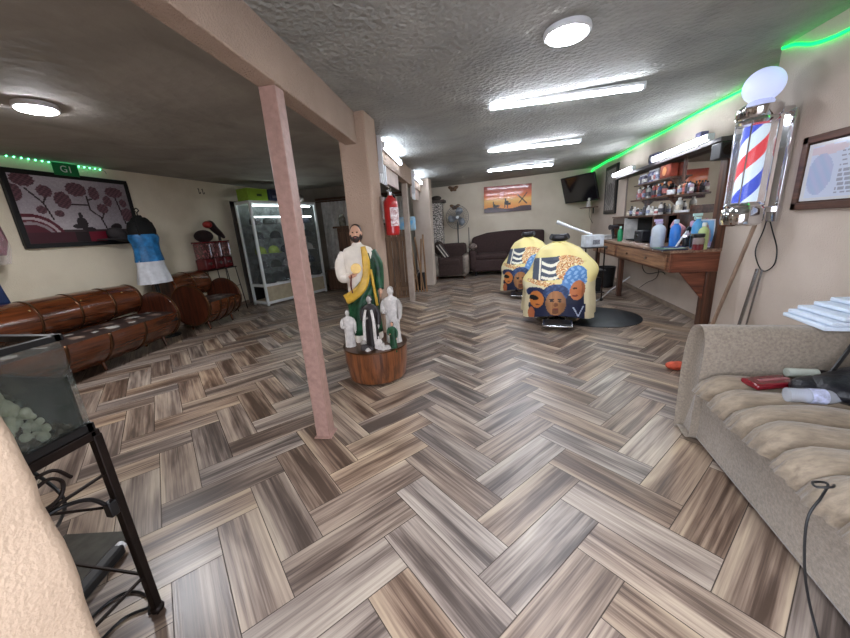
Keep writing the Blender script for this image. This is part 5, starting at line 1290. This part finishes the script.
# arm : rounded outline extruded across the sofa depth
b = MB(); pr = [(-.06, .04), (.0, .02), (.02, .45), (-.02, .66), (-.08, .76), (-.17, .80), (-.27, .80), (-.34, .74), (-.36, .62), (-.33, .3), (-.30, .04)]
pr = [(y*.66+.34, z) for y, z in pr]
rings = []; n_ = 8
ring0 = catmull([Vector((0, y-.34+.0, z)) for y, z in pr], 4, True)
for f, sx, sc in ((0, -.03, .80), (.012, -.055, .93), (.05, -.07, 1), (.86, .80, 1), (.93, .86, 1)):
    cy, cz = -.12, .42
    rings.append([(sx+.03, cy+(p.y-cy)*sc, .02+(p.z-.02)*(1 if sc == 1 else .96+.04*sc)) for p in ring0])
b.loft(rings); b.build('armrest', sf, t, ang=70)
# channelled seat
nch = 12; cw = .172
vs = []; rows = 10*nch; colsn = 26
for j in range(rows+1):
    y = -.225-cw*nch*j/rows; ph = (j/10) % 1; bul = abs(math.sin(PI*ph))**.55
    for i in range(colsn+1):
        f = i/colsn; x = -.02+.80*f
        edge = min(1, f*7); zt = .375+.085*math.sqrt(max(0, 1-(1-edge)**2))+.062*bul*min(1, f*5+.45)+.01*math.sin(f*9+j*.2)
        xf = x-(.055*bul*(1-min(1, f*5))); xf += .010*math.sin(j*2.3)*(1-min(1, f*4))
        vs.append((xf, y+.008*math.sin(f*12+j), zt))
fs = [(j*(colsn+1)+i, j*(colsn+1)+i+1, (j+1)*(colsn+1)+i+1, (j+1)*(colsn+1)+i) for j in range(rows) for i in range(colsn)]
b = MB(); b.add(vs, fs); o = b.build('channelled_seat', sfs, t, ang=80, fix=False, solid=.02)
b = MB(); b.box((.41, -.225-cw*nch/2, .385), (.80, cw*nch, .06)); b.build('seat_core', sfs, t, bevel=.02)
for k in range(2): MB().box((.76, -.72-.86*k, .66), (.20, .84, .46), ry=R(8)).build('back_cushion', mat('sofa_back', (176, 160, 152), .7, var=.15, bump=.3), t, bevel=.07)
MB().box((.86, -1.15, .44), (.13, 2.0, .78)).build('back_frame', sf, t, bevel=.03)
for x in (.08, .8): MB().cyl((x, -.1, 0), (x, -.1, .07), .025, n=10).build('foot', blackp, t)
SM = Matrix.Translation((1.35, 2.43, 0)) @ Matrix.Rotation(SA, 4, 'Z')
# foam sheets
t = thing('foam_stack', 'stack of pale blue white foam sheets lying on the sofa arm by the wall', 'foam sheets', (2.12, 2.27, .806), R(-3))
fm = mat('foam_white', (214, 226, 240), .6, var=.05)
for k, (w_, d, z, dx) in enumerate(((.56, .34, .0, 0), (.54, .33, .027, .01), (.50, .32, .054, .03), (.42, .30, .081, .06), (.34, .28, .108, .09))):
    MB().box((dx, 0, z+.013), (w_, d, .024), rz=R(2*k-4)).build('sheet', fm, t, bevel=.006)
def on_seat(x, y, z=.0): return Vector((x, y, .51+z))
t = thing('red_phone_case', 'dark red glossy case lying on the sofa seat near the arm', 'case', on_seat(1.56, 2.06), R(12)); MB().box((0, 0, .02), (.24, .11, .035)).build('case', mat('case_red', (122, 20, 34), .2, coat=.7), t, bevel=.012); MB().box((.02, 0, .039), (.17, .02, .004)).build('trim', mat('case_trim', (180, 120, 124), .3), t)
t = thing('white_tube', 'short pale plastic tube behind the red case on the sofa', 'tube', on_seat(1.76, 2.13, .0), R(-5)); MB().cyl((-.07, 0, .05), (.07, 0, .05), .026).build('tube', mat('tube_pale', (200, 208, 196), .3), t); MB().cyl((.07, 0, .05), (.10, 0, .05), .02).build('cap', blackp, t)
t = thing('black_bag', 'crumpled black bag with a strap on the sofa seat', 'bag', on_seat(1.90, 1.95), R(15))
b = MB(); b.sph((0, 0, .06), (.27, .15, .08), 28, 16); o = b.build('bag_body', mat('bag_black', (22, 23, 30), .35, var=.2, bump=1, scale=9), t)
q = o.modifiers.new('D', 'DISPLACE'); tx = bpy.data.textures.new('crumple', 'CLOUDS'); tx.noise_scale = .12; q.texture = tx; q.strength = .05; q.mid_level = .5
MB().sph((-.2, .06, .05), (.12, .08, .05)).build('bag_flap', mat('bag_black', (22, 23, 30), .35), t)
MB().tube([(-.12, .08, .07), (-.04, .10, .14), (.06, .12, .26), (.2, .15, .42)], .010, 8).build('strap', blackp, t)
t = thing('plastic_bottle', 'clear empty plastic bottle lying on the sofa seat in front of the black bag', 'bottle', on_seat(1.62, 1.86, .0), R(-6))
Mb = Matrix.Translation((-.12, 0, .042)) @ Matrix.Rotation(R(90), 4, 'Y')
MB().lathe([(.02, 0), (.036, .005), (.038, .03), (.036, .05), (.038, .07), (.037, .17), (.03, .20), (.014, .23), (.014, .245)], n=24, M=Mb).build('bottle_body', mat('pet_clear', (206, 212, 222), .05, var=0, alpha=.45, spec=.9), t)
MB().lathe([(.0385, .09), (.0388, .155)], n=24, M=Mb).build('bottle_label', mat('pet_label', (190, 196, 224), .4, var=.25, scale=30), t); MB().lathe([(.016, .235), (.016, .255), (.012, .256)], n=16, M=Mb).build('cap', whitep, t)
t = thing('charger_cable', 'thin black cable looping off the sofa seat to the floor', 'cable', (0, 0, 0)); MB().tube([(1.20, 1.235, .525), (1.17, 1.21, .535), (1.135, 1.22, .525), (1.15, 1.25, .52), (1.19, 1.245, .52), (1.14, 1.20, .50), (1.09, 1.17, .42), (1.10, 1.14, .22), (1.13, 1.10, .05), (1.12, 1.03, .01), (1.16, .95, .008)], .0042, 8).build('cord', blackp, t)

# ================================================================== AQUARIUM, NEAR LEFT
AX0, AX1, AY0, AY1 = -2.05, -1.40, .46, .84
t = thing('aquarium', 'dirty glass aquarium with dark water on a black stand at the near left', 'aquarium', ((AX0+AX1)/2, (AY0+AY1)/2, .885))
hx, hy = (AX1-AX0)/2, (AY1-AY0)/2; ag = mat('aquarium_glass', (120, 126, 120), .06, var=.4, alpha=.17, scale=6, spec=.5)
MB().bb(hx-.008, hx, -hy, hy, .01, .34).build('glass_pane', ag, t); MB().bb(-hx, -hx+.008, -hy, hy, .01, .34).build('glass_pane', ag, t)
MB().bb(-hx, hx, hy-.008, hy, .01, .34).build('glass_pane', ag, t); MB().bb(-hx, hx, -hy, -hy+.008, .01, .34).build('glass_pane', ag, t)
b = MB()
for z0, z1 in ((-.005, .022), (.332, .352)):
    b.bb(-hx-.006, hx+.006, -hy-.006, -hy+.016, z0, z1).bb(-hx-.006, hx+.006, hy-.016, hy+.006, z0, z1).bb(-hx-.006, -hx+.016, -hy, hy, z0, z1).bb(hx-.016, hx+.006, -hy, hy, z0, z1)
b.build('frame', blackp, t)
MB().bb(-hx+.01, hx-.01, -hy+.01, hy-.01, .0, .012).build('bottom_pane', blackm, t)
MB().bb(-hx+.01, hx-.01, -hy+.01, hy-.01, .02, .205).build('water', mat('dark_water', (14, 17, 14), .04, var=.2, alpha=.3, spec=.25), t)
MB().bb(-hx+.011, -hx+.02, -hy+.012, hy-.012, .02, .203).bb(-hx+.02, hx-.012, hy-.02, hy-.011, .02, .203).build('algae_film', mat('algae', (22, 28, 22), .8, var=.3), t)
b = MB(); rnd = random.Random(2)
for k in range(300): s = rnd.uniform(.006, .013); b.sph((rnd.uniform(-hx+.02, hx-.02), rnd.uniform(-hy+.02, hy-.02), .02+rnd.uniform(0, .012)), s, 6, 4)
o = b.build('gravel', mat('gravel', (110, 100, 84), .8, var=.3), t); o['kind'] = 'stuff'
for k, (x, y, lab) in enumerate(((.235, .045, 'pale knobbly coral piece inside the aquarium'), (.10, .10, 'darker rock behind the coral in the aquarium'))):
    tt = thing('coral' if k == 0 else 'aquarium_rock', lab, 'coral' if k == 0 else 'rock', ((AX0+AX1)/2+x, (AY0+AY1)/2+y, .915)); b = MB(); rnd = random.Random(k+5)
    for q in range(80): f = q/80; b.sph(((1-f)*rnd.uniform(-.05, .05), (1-f)*rnd.uniform(-.09, .09), f*.17), rnd.uniform(.008, .019), 8, 6)
    b.build('body', mat('coral_pale', (226, 236, 204), .7, var=.2, bump=.4) if k == 0 else mat('rock_dark', (62, 70, 56), .8, bump=.6), tt)
t = thing('aquarium_stand', 'black iron stand with scroll work under the aquarium', 'stand', ((AX0+AX1)/2, (AY0+AY1)/2, 0))
for x in (-hx+.0, hx-.0):
    for y in (-hy, hy): MB().box((x, y, .43), (.03, .03, .86)).build('leg', ironm, t, bevel=.004); MB().sph((x, y, .02), (.026, .026, .02), 12, 8).build('foot', ironm, t)
b = MB(); b.bb(-hx-.012, hx+.012, -hy-.012, -hy+.018, .845, .878).bb(-hx-.012, hx+.012, hy-.018, hy+.012, .845, .878).bb(-hx-.012, -hx+.018, -hy, hy, .845, .878).bb(hx-.018, hx+.012, -hy, hy, .845, .878); b.build('top_frame', ironm, t, bevel=.003)
b = MB()
for y in (-hy, hy): b.tube([(-hx, y, .20), (hx, y, .20)], .007, 6, 0)
for x in (-hx, hx): b.tube([(x, -hy, .20), (x, hy, .20)], .007, 6, 0)
b.build('lower_rail', ironm, t)
for (cx, cz, r_) in ((.02, .76, .07), (-.13, .76, .06)):
    b = MB(); b.tube([(hx, cx+r_*math.cos(a)*(1-.06*k_), cz+r_*math.sin(a)*(1-.06*k_)) for k_, a in enumerate([R(60*i) for i in range(9)])], .006, 6); b.build('scroll', ironm, t)
MB().tube([(hx, -hy, .70), (hx, hy, .70)], .006, 6, 0).build('mid_rail', ironm, t)
MB().tube([(hx, -hy, .84), (hx, hy*.9, .56)], .005, 6, 0).build('diagonal', ironm, t)
t = thing('aquarium_cable', 'tangled black cables hanging under the aquarium with a plug', 'cable', (0, 0, 0))
MB().tube([(-1.62, .70, .83), (-1.55, .62, .70), (-1.45, .58, .66), (-1.38, .66, .70), (-1.37, .74, .67), (-1.38, .79, .60)], .007, 8).tube([(-1.7, .75, .84), (-1.6, .8, .62), (-1.5, .72, .58), (-1.42, .64, .64), (-1.45, .56, .74)], .006, 8).build('cord', blackp, t)
MB().box((-1.38, .80, .575), (.03, .03, .06)).build('plug', blackp, t, bevel=.004)
t = thing('power_strip', 'black power strip with a white end on the floor under the aquarium stand', 'power strip', (-1.80, .84, 0), R(15)); MB().box((0, 0, .03), (.06, .44, .055)).build('body', blackp, t, bevel=.012); MB().cyl((0, .21, .035), (0, .235, .035), .024).build('end_cap', whitep, t)
t = thing('glass_sheet', 'dusty dark flat panel lying on the floor under the aquarium stand', 'panel', (-2.05, .92, 0), R(10)); MB().box((0, 0, .012), (.38, .42, .022)).build('panel', mat('dusty_panel', (78, 76, 70), .25, var=.2), t, bevel=.003)
t = thing('floor_cable', 'black cable curving on the floor to the foot of the aquarium stand', 'cable', (0, 0, 0)); MB().tube([(-1.42, .82, .008), (-1.50, .88, .008), (-1.62, .88, .008), (-1.66, .78, .008), (-1.58, .66, .008), (-1.50, .56, .008)], .006, 8).tube([(-1.45, .84, .008), (-1.52, .78, .008), (-1.52, .64, .008), (-1.48, .56, .008)], .006, 8).build('cord', blackp, t)
